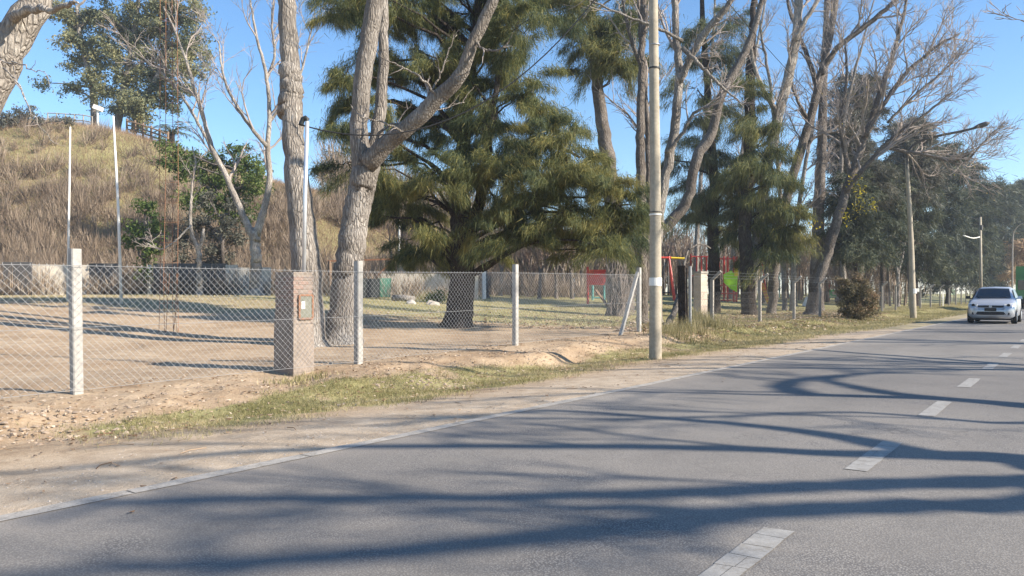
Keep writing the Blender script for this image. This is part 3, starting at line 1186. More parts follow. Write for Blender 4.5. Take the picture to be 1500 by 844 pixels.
def bare_tree(label, base_px, stems, spec, twig='twig_grey', barkm='bark_grey', group=None, seed=0, tmin=0.006, Z=None, name='bare_tree', yellow=0, swell=1.4):
    """stems: list of (points (px, py, dZ), radii px-wide/2, sprout start index or None)"""
    global spec_min
    spec_min = tmin
    rng = np.random.RandomState(seed)
    if Z is None:
        b = hit(*base_px)
    else:
        x = (base_px[0] - 750) / F * Z
        b = np.array([x, Z, gz(x, Z)])
    Z0 = b[1]
    root = thing(name, label, 'tree', b, group)
    tk = MB()
    br, tw = MB(), MB()
    tips = []
    for i, st in enumerate(stems):
        pts, rad = st[0], [q * Z0 / F * (.86 if Z0 > 29 else 1) for q in st[1]]
        sp = st[2] if len(st) > 2 else spec
        wp = img(pts, Z0)
        if i == 0:
            fb, fr = flare(b, wp[1], rad[0], swell)
            wp = fb + wp[1:]
            rad = fr + rad[1:]
            path, rr = trunk_into(tk, wp, rad, rng)
        else:
            path, rr = trunk_into(tk, wp, rad, rng, sides=12 if rad[0] > 0.08 else 7, wig=0.015)
        if sp:
            sprout([br, tw], path, rr, 0, sp, rng, tips)
    tk.build('trunk', M[barkm], root, smooth=True)
    if br.n:
        br.build('branches', M[twig], root, smooth=True, kind='stuff')
    if tw.n:
        tw.build('twigs', M[twig], root, kind='stuff')
    if yellow and tips:
        tp = np.array(tips)
        tp = tp[rng.choice(len(tp), min(yellow, len(tp)), replace=False)]
        lv = MB()
        leaves(lv, tp, 0.05, rng)
        if Z0 > 35:
            for q in ((1250, 268, 10, 12), (1262, 282, 10, 14), (1256, 305, 12, 12), (1240, 315, 10, 14), (1280, 300, 8, 10), (1190, 330, 10, 12)):
                cc = P3(q[0], q[1], Z0 - .5)
                leaves(lv, cc + rng.normal(0, 1, (38, 3)) * np.array([q[2], q[2], q[3]]) * Z0 / F * .5, 0.085, rng)
        lv.build('last_leaves', M['leaf_yellow'], root, kind='stuff')
    return root


def leaves(mb, c, size, rng, vals=None):
    n = len(c)
    a = rng.normal(0, 1, (n, 3))
    a /= np.linalg.norm(a, axis=1, keepdims=True)
    b = np.cross(a, rng.normal(0, 1, (n, 3)))
    b /= np.linalg.norm(b, axis=1, keepdims=True)
    s = size * rng.uniform(0.6, 1.4, (n, 1))
    mb.tris(c - a * s, c + a * s * 0.9 + b * s * 0.25, c + b * s * 0.9 - a * s * 0.1, rng.rand(n) if vals is None else vals)


def needles(mb, origin, outward, rng, length=0.35, width=0.022, droop=0.9, val=0.5):
    n = len(origin)
    d = outward * 0.75 + rng.normal(0, 0.33, (n, 3)) + np.array([0, 0, -droop]) * rng.uniform(0.3, 1.3, (n, 1))
    d /= np.linalg.norm(d, axis=1, keepdims=True)
    L = length * rng.uniform(0.55, 1.35, (n, 1))
    w = np.cross(d, rng.normal(0, 1, (n, 3)))
    w /= np.linalg.norm(w, axis=1, keepdims=True)
    w *= width * rng.uniform(0.6, 1.3, (n, 1)) / 2
    mb.tris(origin - w, origin + w, origin + d * L, val)


def casuarina(label, base, trunk, lobes, Z, needle='needle_olive', barkm='bark_dark', cov=1.6, rsub=19.0, length=0.36, width=0.024, depth=1.0, seed=0, extra=None, group=None,
              name='casuarina_tree', tone=0.0, limbs=True, droop=0.9, hug=0.55):
    """trunk: list of stems [(pts px), radii px]; lobes: (px, py, rx, ry[, dZ])"""
    rng = np.random.RandomState(seed)
    root = thing(name, label, 'tree', base, group)
    tk = MB()
    spine = []
    for i, (pts, rad) in enumerate(trunk):
        rad = [q * Z / F for q in rad]
        wp = img(pts, Z)
        if i == 0:
            fb, fr = flare(base, wp[1], rad[0], 1.5 if Z < 29 else 1.12)
            wp = fb + wp[1:]
            rad = fr + rad[1:]
        path, rr = trunk_into(tk, wp, rad, rng)
        spine.append(path)
    sp = np.concatenate(spine)
    tk.build('trunk', M[barkm], root, smooth=True)
    br = MB()
    cr = MB()
    for lb in lobes:
        px, py, rx, ry = lb[:4]
        dz = lb[4] if len(lb) > 4 else rng.uniform(-1, 1) * depth * 2.2
        c = P3(px, py, Z + dz)
        ax, az = rx * Z / F, ry * Z / F
        ay = (ax + az) / 2 * depth
        # limb from the trunk to the lobe
        below = sp[sp[:, 2] < c[2] - 0.15 * abs(c[0] - sp[:, 0].mean())]
        src = below if len(below) else sp
        j = np.argmin(np.linalg.norm(src - c - [0, 0, -1.0], axis=1))
        s = src[j]
        mid = (s + c) / 2 + [0, 0, 0.25 * np.linalg.norm(c - s) * 0.5]
        if limbs:
            r0 = min(0.10, 0.02 + 0.014 * np.linalg.norm(c - s)) * (Z / 28) ** 0.3
            p, _ = smooth_path([s, mid, c], 7, 0.06, rng)
            br.tube(p, np.linspace(r0, 0.02, 7), 5, 0.4, cap=False)
        rm = rsub * Z / F
        nsub = max(3, int(1.8 * rx * ry / rsub ** 2))
        tone_l = rng.normal(0, 0.09) + tone
        for k in range(nsub):
            d = rng.normal(0, 1, 3)
            d /= np.linalg.norm(d)
            q = rng.rand() ** hug
            cc = c + d * np.array([ax, ay, az]) * q
            if limbs and rng.rand() < 0.7:
                p, _ = smooth_path([c + (cc - c) * 0.1, (c + cc) / 2 + rng.normal(0, 0.12, 3), cc], 4, 0.03, rng)
                br.tube(p, np.linspace(0.022, 0.008, 4) * (Z / 28) ** 0.5, 3, 0.5, cap=False)
            n = int(cov * math.pi * rm * rm / (0.5 * length * width) * rng.uniform(0.5, 1.4))
            rad = rng.uniform(0.75, 1.3) * rm
            # the spray: needles hang from a twig that reaches out and bends down
            ax0 = d * np.array([1, 1, .35]) + rng.normal(0, .35, 3) * np.array([1, 1, .5])
            ax0 /= max(np.linalg.norm(ax0), 1e-6)
            u = rng.rand(n, 1) ** .8
            reach = rad * 2.3
            o = ax0 * u * reach + np.array([0, 0, -.35]) * u * u * reach * .8 + rng.normal(0, 1, (n, 3)) * np.array([.36, .36, .24]) * rad * (1.1 - .4 * u) * np.exp(rng.normal(0, .38, (n, 1)))
            o = o - ax0 * reach * .35
            out = ax0 * .7 + rng.normal(0, .25, (n, 3))
            tn = tone_l + rng.normal(0, 0.12)
            needles(cr, cc + o, out, rng, length, width, droop, np.clip(0.5 + tn + rng.normal(0, 0.21, n), 0, 1))
    if br.n:
        br.build('branches', M[barkm], root, smooth=True, kind='stuff')
    cr.build('crown', M[needle], root, kind='stuff')
    return root


def leafy_tree(label, base, Z, trunk, lobes, leaf, lsize, per=900, seed=0, barkm='bark_mid', name='leafy_tree', depth=1.0, group=None, tone=0.0, hug=0.5, cat='tree', flat=0.75, sub=8, cov=1.5, rsub=8.0):
    rng = np.random.RandomState(seed)
    root = thing(name, label, cat, base, group)
    tk, br, cr = MB(), MB(), MB()
    spine = []
    for i, (pts, rad) in enumerate(trunk):
        rad = [q * Z / F for q in rad]
        wp = img(pts, Z)
        if i == 0:
            wp[0] = base - [0, 0, 0.3]
        path, rr = trunk_into(tk, wp, rad, rng, sides=9)
        spine.append(path)
    sp = np.concatenate(spine)
    tk.build('trunk', M[barkm], root, smooth=True)
    for lb in lobes:
        px, py, rx, ry = lb[:4]
        dz = lb[4] if len(lb) > 4 else rng.uniform(-1, 1) * depth * (rx * Z / F)
        c = P3(px, py, Z + dz)
        ax, az = rx * Z / F, ry * Z / F
        ay = (ax + az) / 2 * depth
        below = sp[sp[:, 2] < c[2]]
        src = below if len(below) else sp
        s = src[np.argmin(np.linalg.norm(src - c - [0, 0, -1.0], axis=1))]
        p, _ = smooth_path([s, (s + c) / 2 + [0, 0, 0.1], c], 6, 0.08, rng)
        br.tube(p, np.linspace(0.10, 0.03, 6) * Z / 60, 4, 0.4, cap=False)
        rm = rsub * Z / F
        nsub = max(3, int(1.7 * rx * ry / rsub ** 2))
        tl = rng.normal(0, 0.10) + tone
        for k in range(nsub):
            d = rng.normal(0, 1, 3)
            d /= np.linalg.norm(d)
            cc = c + d * np.array([ax, ay, az]) * rng.rand() ** hug
            n = int(cov * math.pi * rm * rm / (0.6 * lsize * lsize) * rng.uniform(0.5, 1.4))
            rad = rng.uniform(0.75, 1.3) * rm
            o = rng.normal(0, 1, (n, 3)) * np.array([rad, rad, rad * flat]) * 0.62
            leaves(cr, cc + o, lsize, rng, np.clip(0.5 + tl + rng.normal(0, 0.13) + rng.normal(0, 0.16, n), 0, 1))
    if br.n:
        br.build('branches', M[barkm], root, kind='stuff')
    cr.build('crown', M[leaf], root, kind='stuff')
    return root


# --- near trunks -------------------------------------------------------------------------
FINE = [(7, 1.9, 42, 0.25, 0.25), (6, 1.0, 40, 0.2, 0.2), (5, 0.5, 38, 0.1, 0.2)]
SPARSE = [(4, 1.6, 45, 0.2, 0.3), (4, 0.8, 40, 0.2, 0.3), (3, 0.4, 38, 0.1, 0.3)]

bare_tree('thick pale trunk leaning across the top left corner of the view', (-190, 560), [
    ([(-190, 560), (-110, 330), (-30, 160), (20, 62), (62, -30), (100, -150), (120, -300)], [30, 27, 25, 24, 20, 15, 8], [(5, 1.5, 45, 0.3, 0.45), (4, 0.9, 40, 0.2, 0.3), (3, 0.4, 35, 0.1, 0.3)]),
    ([(20, 25, -0.2), (45, 12, -0.5), (75, 14, -0.8), (100, 6, -1.0), (112, 2, -1.2)], [8, 6, 4, 3, 1.5], None),
    ([(10, 60, 0), (-10, 35, 0), (-40, 0, 0.2), (-60, -80, 0.4)], [12, 10, 7, 5], None),
    ([(-15, 88, -0.4), (10, 90, -0.7), (40, 98, -1), (66, 108, -1.2)], [1.6, 1.2, 0.8, 0.4], [(5, 0.35, 50, 0.1, 0.2)]),
    ([(5, 100, -0.4), (25, 120, -0.8), (45, 165, -1.2), (80, 210, -1.5)], [1.6, 1.2, 0.8, 0.4], [(4, 0.35, 50, 0.1, 0.2)]),
], None, barkm='bark_pale', seed=3, Z=10.5, tmin=0.004, name='bare_tree')

bare_tree('tall straight bare trunk rising just behind the brick meter pillar', (455, 493), [
    ([(455, 493), (449, 400), (438, 300), (429, 200), (424, 100), (420, 0), (417, -110), (400, -260), (380, -400)], [22, 21, 18, 15.5, 13.5, 12.5, 12, 9, 5], None),
    ([(417, -110), (440, -220), (470, -360)], [9, 7, 3], [(8, 2.6, 45, 0.3, 0.15), (6, 1.2, 40, 0.2, 0.2), (4, 0.5, 38, 0.1, 0.2)]),
    ([(420, -60), (390, -180), (330, -330)], [7, 5, 3], [(8, 2.6, 45, 0.3, 0.15), (6, 1.2, 40, 0.2, 0.2), (4, 0.5, 38, 0.1, 0.2)]),
    ([(424, 100), (428, 130), (423, 152), (421, 172)], [15.8, 16.3, 16.2, 15.4], None),
], None, seed=5, Z=18.0, tmin=0.006)

bare_tree('furrowed trunk forking into three big limbs, one reaching up to the right', (500, 500), [
    ([(500, 500), (508, 420), (520, 330), (533, 262), (541, 222)], [24, 21, 19, 19, 17], None),
    ([(531, 252), (526, 190), (530, 130), (540, 60), (550, 0), (556, -100), (540, -240)], [16, 13, 12.5, 13, 12.5, 11, 5], [(5, 2.4, 45, 0.3, 0.55), (5, 1.1, 40, 0.2, 0.2), (4, 0.5, 38, 0.1, 0.2)]),
    ([(541, 240, 0.25), (556, 175, 0.5), (561, 110, 0.7), (562, 45, 0.9), (560, -40, 1.1), (570, -160, 1.2)], [10, 9, 8, 7.5, 7, 4], [(4, 2.0, 45, 0.3, 0.55), (5, 1.1, 40, 0.2, 0.2), (4, 0.5, 38, 0.1, 0.2)]),
    ([(538, 240, -0.2), (565, 212, -0.4), (605, 180, -0.7), (645, 140, -1.0), (672, 112, -1.2), (690, 70, -1.4), (722, 0, -1.6), (760, -90, -2), (800, -200, -2.2)], [15, 13, 11.5, 11, 9.5, 8, 7.5, 6, 3], [(3, 2.0, 45, 0.3, 0.75), (5, 1.1, 40, 0.2, 0.2), (4, 0.5, 38, 0.1, 0.2)]),
    ([(572, 210, -0.5), (590, 195, -0.9), (560, 180, -1.2), (528, 170, -1.4), (515, 155, -1.5)], [1.8, 1.5, 1.2, 0.9, 0.5], [(3, 0.4, 45, 0.1, 0.2)]),
    ([(640, 145, -1.1), (625, 122, -1.3), (595, 100, -1.5), (565, 88, -1.6), (552, 75, -1.6)], [1.8, 1.6, 1.2, 0.9, 0.5], [(4, 0.5, 45, 0.1, 0.2)]),
    ([(600, 183, -0.8), (612, 160, -0.9), (640, 120, -0.9), (655, 80, -0.9), (668, 52, -0.9)], [2.2, 2, 1.5, 1.0, 0.5], [(5, 0.6, 45, 0.1, 0.2), (3, 0.3, 40, 0.1, 0.2)]),
    ([(548, 222, -0.4), (560, 190, -0.5), (600, 176, -0.4), (640, 160, -0.1), (680, 150, 0.1)], [2.2, 2, 1.5, 1.0, 0.5], [(5, 0.6, 45, 0.1, 0.2), (3, 0.3, 40, 0.1, 0.2)]),
    ([(697, 60, -1.5), (712, 74, -1.6), (735, 70, -1.8), (750, 55, -1.9)], [2.0, 1.6, 1.2, 0.6], [(4, 0.5, 45, 0.1, 0.2)]),
], None, seed=8, Z=18.6, tmin=0.004, yellow=14)

def fill(poly, step, r0, r1, dz, seed, keep=1.0, holes=()):
    """foliage lobes scattered through a crown outline"""
    rng = np.random.RandomState(seed)
    P = np.array(poly, float)
    out = []
    for y in np.arange(P[:, 1].min(), P[:, 1].max(), step * .85):
        for x in np.arange(P[:, 0].min(), P[:, 0].max(), step):
            px, py = x + rng.uniform(-.45, .45) * step, y + rng.uniform(-.45, .45) * step
            ins = False
            j = len(P) - 1
            for i in range(len(P)):
                if (P[i, 1] > py) != (P[j, 1] > py) and px < (P[j, 0] - P[i, 0]) * (py - P[i, 1]) / (P[j, 1] - P[i, 1]) + P[i, 0]:
                    ins = not ins
                j = i
            if not ins or rng.rand() > keep or any((px - h[0]) ** 2 / h[2] ** 2 + (py - h[1]) ** 2 / h[3] ** 2 < 1 for h in holes):
                continue
            r = rng.uniform(r0, r1)
            out.append((px, py, r * rng.uniform(.9, 1.25), r * rng.uniform(.7, 1.0), rng.uniform(-dz, dz)))
    return out


# --- the big olive casuarina and those round it -----------------------------------------------
b4 = hit(672, 479)
Z4 = b4[1]
casuarina('big olive-gold drooping casuarina with dark trunk in the middle', b4, [
    ([(672, 479), (678, 420), (678, 350), (676, 280), (682, 200), (690, 110), (700, 20), (705, -80)], [21, 18.5, 17, 13, 10, 8, 6, 3]),
    ([(680, 345, 0), (700, 300, -.3), (712, 240, -.6), (720, 170, -1), (735, 90, -1.3)], [10, 8, 6, 5, 3]),
    ([(686, 340, 0), (725, 322, -.5), (770, 300, -1), (820, 280, -1.6)], [6, 5, 4, 2]),
    ([(705, 260, 0), (760, 225, .5), (810, 215, 1), (850, 230, 1.4)], [4, 3.5, 3, 2]),
], [
    (505, 15, 34, 30), (560, 12, 45, 35, 1.8), (625, 25, 50, 40), (690, 20, 55, 45), (755, 45, 50, 45), (640, -50, 90, 40), (740, -50, 70, 40),
    (512, 118, 24, 34, 2.0), (498, 150, 12, 18, 2), (508, 200, 22, 34, 1.5), (575, 90, 34, 40, 2.0), (590, 165, 36, 44, 1.5), (560, 235, 30, 30, 1.0), (640, 100, 42, 50), (650, 180, 44, 50), (700, 120, 50, 50), (720, 190, 48, 46, -1.5),
    (770, 140, 44, 44, -1), (800, 200, 46, 40, -1.5), (835, 215, 40, 30, -2), (850, 245, 48, 34, -2), (880, 275, 44, 34, -2), (905, 300, 40, 34, -1.5), (925, 335, 30, 30, -1), (590, 290, 36, 32, 1.5), (640, 255, 40, 36), (620, 330, 30, 26, 2.5), (610, 370, 22, 20, 2.5),
    (690, 250, 44, 40, -2), (740, 265, 48, 44, -2.2), (790, 275, 50, 44, -2.2), (830, 310, 46, 40, -2.0), (870, 335, 44, 32, -1.6), (905, 350, 36, 20, -1), (740, 325, 44, 36, -1), (790, 345, 40, 28, -1.2), (700, 320, 34, 32, -1.8), (720, 362, 30, 18), (845, 365, 30, 16, -1), (645, 375, 22, 20, 2.5), (580, 320, 30, 22, 2), (625, 300, 30, 24, 2), (560, 285, 26, 22, 1), (600, 350, 24, 22, 3), (580, 375, 18, 16, 3),
] + fill([(470, -20), (760, -30), (790, 60), (760, 110), (830, 150), (880, 190), (900, 250), (950, 300), (950, 370), (840, 385), (720, 380), (690, 270), (655, 300), (640, 385), (590, 380), (560, 330), (548, 300), (545, 260), (495, 235), (482, 110), (560, 60), (478, 40)], 44, 19, 28, 2.8, 5, .9, [(905, 140, 36, 38), (520, 75, 26, 18), (575, 215, 14, 30), (655, 145, 10, 10), (820, 95, 16, 14)]), Z4, cov=2.9, rsub=17, seed=11, tone=-0.02, length=0.27, width=0.015, droop=1.15)

b6 = hit(905, 463)
Z6 = b6[1]
casuarina('stout trunk half cloaked in pale dry creeper right of the red board', b6, [
    ([(906, 463), (905, 400), (900, 330), (893, 250), (882, 180), (873, 110), (868, 40), (862, -60)], [17, 16, 14, 11, 9.5, 8, 6.5, 4]),
    ([(912, 425, 0), (935, 388, -.4), (962, 345, -.8), (990, 318, -1), (1008, 290, -1.1), (1020, 235, -1.2), (1043, 192, -1.2), (1060, 132, -1.3), (1090, 80, -1.4), (1112, 18, -1.5), (1130, -60, -1.6)], [11, 10, 8.5, 8, 7, 7.5, 7, 6, 5.5, 4, 2.5]),
], [
    (800, 15, 44, 30), (850, 40, 42, 34), (885, 78, 40, 26), (920, 70, 34, 32), (860, 105, 22, 18), (935, 95, 24, 22), (905, 30, 30, 22), (830, -30, 80, 30), (915, 95, 28, 14),
] + fill([(760, -20), (955, -20), (950, 105), (860, 105), (800, 60), (760, 40)], 40, 18, 28, 1.5, 6, .8), Z6, cov=3.0, rsub=17, seed=12, barkm='bark_mid', tone=-0.02, length=0.34, width=0.024)

creeper = MB()
for k in range(170):
    a = rs.uniform(-2.6, 0.3)
    rad = 20 * Z6 / F
    x0, y0 = b6[0] + math.cos(a) * rad * 1.05, b6[1] + math.sin(a) * rad * 1.05
    z0 = b6[2] + rs.uniform(0, 1.6)
    L = rs.uniform(0.6, 2.4)
    pts = [np.array([x0 + rs.normal(0, .10), y0 + rs.normal(0, .05), z0 + L * q]) for q in (0, .35, .7, 1)]
    creeper.tube(pts, 0.012, 3, rs.rand(), cap=False)
o = creeper.build('dry_creeper', M['twig_grey'], origin=b6, kind='stuff')
tag(o, 'pale dead creeper stems clinging to the stout trunk right of the red board', 'creeper')

# bare stems beside and behind the concrete pole
b7 = hit(948, 452)
bare_tree('twin slender bare trunks rising just left of the near concrete pole', (942, 452), [
    ([(942, 452), (940, 350), (939, 262), (938, 180), (940, 90), (943, 0), (945, -120)], [9, 8, 8.5, 7, 6, 5.5, 3], None),
    ([(946, 440, .4), (950, 300, .4), (948, 180, .4), (941, 80, .4), (936, 0, .4), (930, -100, .4)], [6, 5, 4.5, 4, 3.5, 2], [(10, 3.0, 42, 0.3, 0.35), (8, 1.5, 40, 0.2, 0.2), (6, 0.7, 38, 0.1, 0.2)]),
    ([(941, 100, 0), (925, 60, -.3), (915, 20, -.5), (905, -40, -.5)], [4, 3, 2.5, 1.5], [(6, 1.6, 42, 0.3, 0.2), (4, 0.8, 40, 0.2, 0.2)]),
], None, seed=14, barkm='bark_mid', tmin=0.009, Z=31)

bare_tree('pale bare tree leaning right of the near concrete pole with broken top limb', (962, 448), [
    ([(962, 448), (960, 380), (966, 310), (978, 240), (990, 180), (994, 110), (990, 50), (988, -30), (985, -140)], [10, 9.5, 9, 8.5, 8, 7, 6, 5.5, 3], [(6, 3.0, 45, 0.3, 0.55), (8, 1.5, 40, 0.2, 0.2), (6, 0.7, 38, 0.1, 0.2)]),
    ([(996, 120, -.2), (1015, 78, -.6), (1035, 45, -1), (1062, 14, -1.4), (1085, -20, -1.6)], [6, 6, 6, 5, 3], [(5, 2.0, 45, 0.3, 0.3), (5, 1.2, 40, 0.2, 0.2), (4, 0.6, 38, 0.1, 0.2)]),
    ([(975, 225, -.3), (1000, 195, -.6), (1018, 165, -.8), (1050, 150, -1), (1070, 120, -1)], [3.5, 3, 2.5, 2, 1], [(6, 1.8, 48, 0.2, 0.3), (5, 1.0, 40, 0.2, 0.2), (4, 0.5, 38, 0.1, 0.2)]),
    ([(1000, 60, -1), (960, 40, -1.2), (920, 25, -1.3), (880, 8, -1.4), (840, -10, -1.5)], [3, 2.5, 2, 1.6, 1], [(7, 1.2, 48, 0.2, 0.3), (4, 0.6, 40, 0.2, 0.2)]),
    ([(1000, 70, -1), (1030, 100, -1.2), (1060, 130, -1.3), (1085, 150, -1.4)], [4, 3, 2, 1], [(7, 1.2, 48, 0.2, 0.3), (5, 0.7, 40, 0.2, 0.2)]),
], None, seed=15, barkm='bark_grey', tmin=0.009, Z=30)

# pale broken limb hanging down to the ground (behind the pole)
o = MB()
q, _ = smooth_path([P3(1008, 367, 29), P3(1001, 395, 28.7), P3(998, 425, 28.4), P3(988, 455, 28), P3(972, 487, 27.5)], 14, 0.02)
q[-1][2] = gz(q[-1][0], q[-1][1])
o.tube(q, np.interp(np.linspace(0, 1, 14), [0, .5, 1], [0.03, .07, .14]), 9, rough=.1, rng=rs)
q, _ = smooth_path([P3(1008, 367, 29), P3(1022, 358, 29.2), P3(1040, 363, 29.5)], 6, 0.02)
o.tube(q, 0.025, 5)
q, _ = smooth_path([P3(999, 420, 28.5), P3(990, 440, 28.2), P3(984, 462, 27.9)], 6, 0.01)
o.tube(q, 0.05, 6)
o = o.build('fallen_limb', M['bark_grey'], smooth=True, origin=hit(975, 487))
tag(o, 'broken grey limb propped against the ground right of the near pole', 'branch')

# --- the second casuarina and its neighbours -------------------------------------------------
b10 = hit(1046, 458)
Z10 = b10[1]
casuarina('grey-green weeping casuarina standing before the red climbing frame', b10, [
    ([(1046, 458), (1046, 400), (1044, 340), (1046, 270), (1040, 200), (1036, 120), (1030, 40), (1025, -60)], [9, 8.5, 8, 7, 6, 5, 4, 2]),
], [
    (1000, 245, 26, 26), (1030, 215, 34, 34), (1010, 290, 28, 26), (1050, 265, 30, 26), (1040, 315, 34, 24), (1068, 335, 28, 20), (1090, 300, 34, 30), (1020, 130, 32, 30), (1060, 90, 34, 34), (1030, 60, 34, 32),
    (985, 320, 22, 22), (1075, 30, 34, 24), (1050, 160, 26, 22),
] + fill([(965, -10), (1100, -10), (1100, 330), (1060, 350), (985, 325), (965, 200)], 38, 16, 26, 3.0, 7, .72, [(1030, 60, 70, 80), (985, 150, 30, 60), (1080, 150, 22, 50)]), Z10, needle='needle_green', cov=2.6, rsub=15, seed=21, tone=0.0, length=0.46, width=0.026, droop=1.2, depth=0.8)

b10b = hit(1098, 462)
Z10b = b10b[1]
casuarina('yellow-green weeping casuarina whose fronds hang almost to the climbing frame slide', b10b, [
    ([(1096, 462), (1094, 400), (1092, 330), (1096, 250), (1099, 180), (1098, 120), (1103, 40), (1105, -60)], [11, 10, 9, 8, 8, 7, 5, 2]),
], [
    (1085, 240, 30, 28), (1115, 225, 34, 30), (1135, 265, 30, 30), (1105, 290, 36, 32), (1140, 310, 30, 32), (1088, 335, 28, 26), (1120, 350, 34, 32), (1150, 355, 22, 30), (1105, 372, 22, 18), (1128, 378, 22, 16), (1146, 375, 16, 16), (1090, 120, 20, 26), (1100, 180, 22, 26), (1165, 330, 14, 22),
] + fill([(1075, 150), (1130, 140), (1145, 190), (1165, 240), (1178, 370), (1150, 385), (1092, 380), (1075, 300)], 36, 15, 24, 2.5, 8, .8), Z10b, needle='needle_olive', cov=2.8, rsub=15, seed=22, tone=0.03, length=0.46, width=0.026, depth=0.8, droop=1.3)

bare_tree('smooth pale trunk leaning right beyond the yellow-green casuarina', (1098, 452), [
    ([(1098, 452), (1108, 360), (1120, 270), (1132, 210), (1145, 150), (1160, 90), (1168, 40), (1171, -40), (1178, -150)], [8, 8, 8.5, 8.5, 8.5, 8, 7.5, 6.5, 3], [(9, 3.2, 42, 0.3, 0.4), (8, 1.6, 40, 0.2, 0.2), (7, 0.8, 38, 0.1, 0.2)]),
    ([(1164, 60, -.2), (1180, 30, -.4), (1205, -10, -.6), (1240, -60, -.8)], [4.5, 4, 3, 2], [(7, 2.0, 42, 0.3, 0.2), (5, 1.0, 40, 0.2, 0.2), (4, 0.6, 38, 0.1, 0.2)]),
    ([(1140, 170, -.2), (1118, 130, -.4), (1105, 95, -.6), (1098, 60, -.8)], [4.5, 4, 3, 2], [(7, 1.6, 42, 0.3, 0.2), (5, 0.8, 40, 0.2, 0.2)]),
], None, seed=24, barkm='bark_pale', tmin=0.010, Z=43, swell=1.15)

bare_tree('slim dark forked bare tree with one limb sweeping far up to the right', (1130, 448), [
    ([(1130, 448), (1140, 350), (1156, 275), (1172, 225), (1187, 175), (1200, 120), (1214, 60), (1224, 0), (1230, -80)], [7.5, 7.5, 7.5, 7.5, 7, 6.3, 5.6, 5, 3], [(9, 3.0, 42, 0.3, 0.4), (8, 1.6, 40, 0.2, 0.2), (7, 0.8, 38, 0.1, 0.2)]),
    ([(1203, 108, -.2), (1225, 72, -.5), (1255, 48, -.8), (1285, 24, -1.1), (1316, -4, -1.4), (1345, -40, -1.6)], [5, 4.5, 4.2, 3.8, 3.2, 2], [(8, 2.4, 42, 0.35, 0.2), (6, 1.2, 40, 0.2, 0.2), (4, 0.6, 38, 0.1, 0.2)]),
    ([(1198, 130, 0), (1185, 90, .3), (1170, 50, .5), (1155, 10, .6), (1150, -40, .6)], [4.5, 4, 3, 2.4, 2], [(7, 2.0, 42, 0.3, 0.2), (5, 1.0, 40, 0.2, 0.2), (4, 0.6, 38, 0.1, 0.2)]),
    ([(1187, 180, 0), (1165, 140, -.3), (1155, 100, -.5)], [3, 2.4, 2], [(7, 1.6, 42, 0.3, 0.2), (5, 0.8, 40, 0.2, 0.2)]),
    ([(1184, 208, -.5), (1205, 196, -.6), (1225, 193, -.8), (1250, 180, -1)], [2.4, 2, 1.6, 1], [(4, 1.2, 42, 0.3, 0.2)]),
], None, seed=25, barkm='bark_mid', tmin=0.010, Z=46, swell=1.15)

bare_tree('straight dark trunk in the wood behind the big forked bare tree', (1196, 446), [
    ([(1196, 446), (1198, 350), (1202, 260), (1205, 180), (1207, 100), (1212, 20), (1215, -80)], [12, 10, 8.5, 7.5, 6, 4, 2], [(8, 3.0, 50, 0.2, 0.35), (6, 1.5, 40, 0.2, 0.2), (5, 0.7, 38, 0.1, 0.2)]),
], None, seed=26, barkm='bark_mid', tmin=0.011, Z=52, swell=1.2)

for i, (st_, lab) in enumerate((
    ([(1018, 446), (1022, 330), (1030, 220), (1040, 120), (1046, 30), (1048, -60)], 'slender bare tree right of the dark gate post, nearest of the slim ones'),
    ([(1070, 446), (1078, 320), (1090, 200), (1102, 100), (1118, 20), (1128, -60)], 'slender pale tree leaning right behind the climbing frame'),
    ([(1160, 446), (1166, 340), (1180, 240), (1196, 150), (1206, 60), (1208, -40)], 'slender bare tree behind the third bent-arm post'),
    ([(1236, 440), (1234, 350), (1232, 250), (1240, 160), (1262, 70), (1280, 0)], 'slim grey tree behind the trunk of the big spreading tree'),
    ([(1150, 440), (1146, 330), (1138, 220), (1128, 120), (1112, 30), (1105, -60)], 'slim bare tree leaning left beyond the teal swing'))):
    bare_tree(lab, st_[0], [(st_, [4.2, 3.8, 3.2, 2.6, 1.8, 1.0], [(13, 3.0, 40, 0.3, 0.25), (8, 1.5, 38, 0.2, 0.2), (5, 0.8, 36, 0.1, 0.2)])], None, 'twig_grey', 'bark_grey', 'slender bare trees of the wood', 130 + i, 0.012, Z=(72, 74, 52, 57, 54)[i], name='slender_tree', swell=1.2)

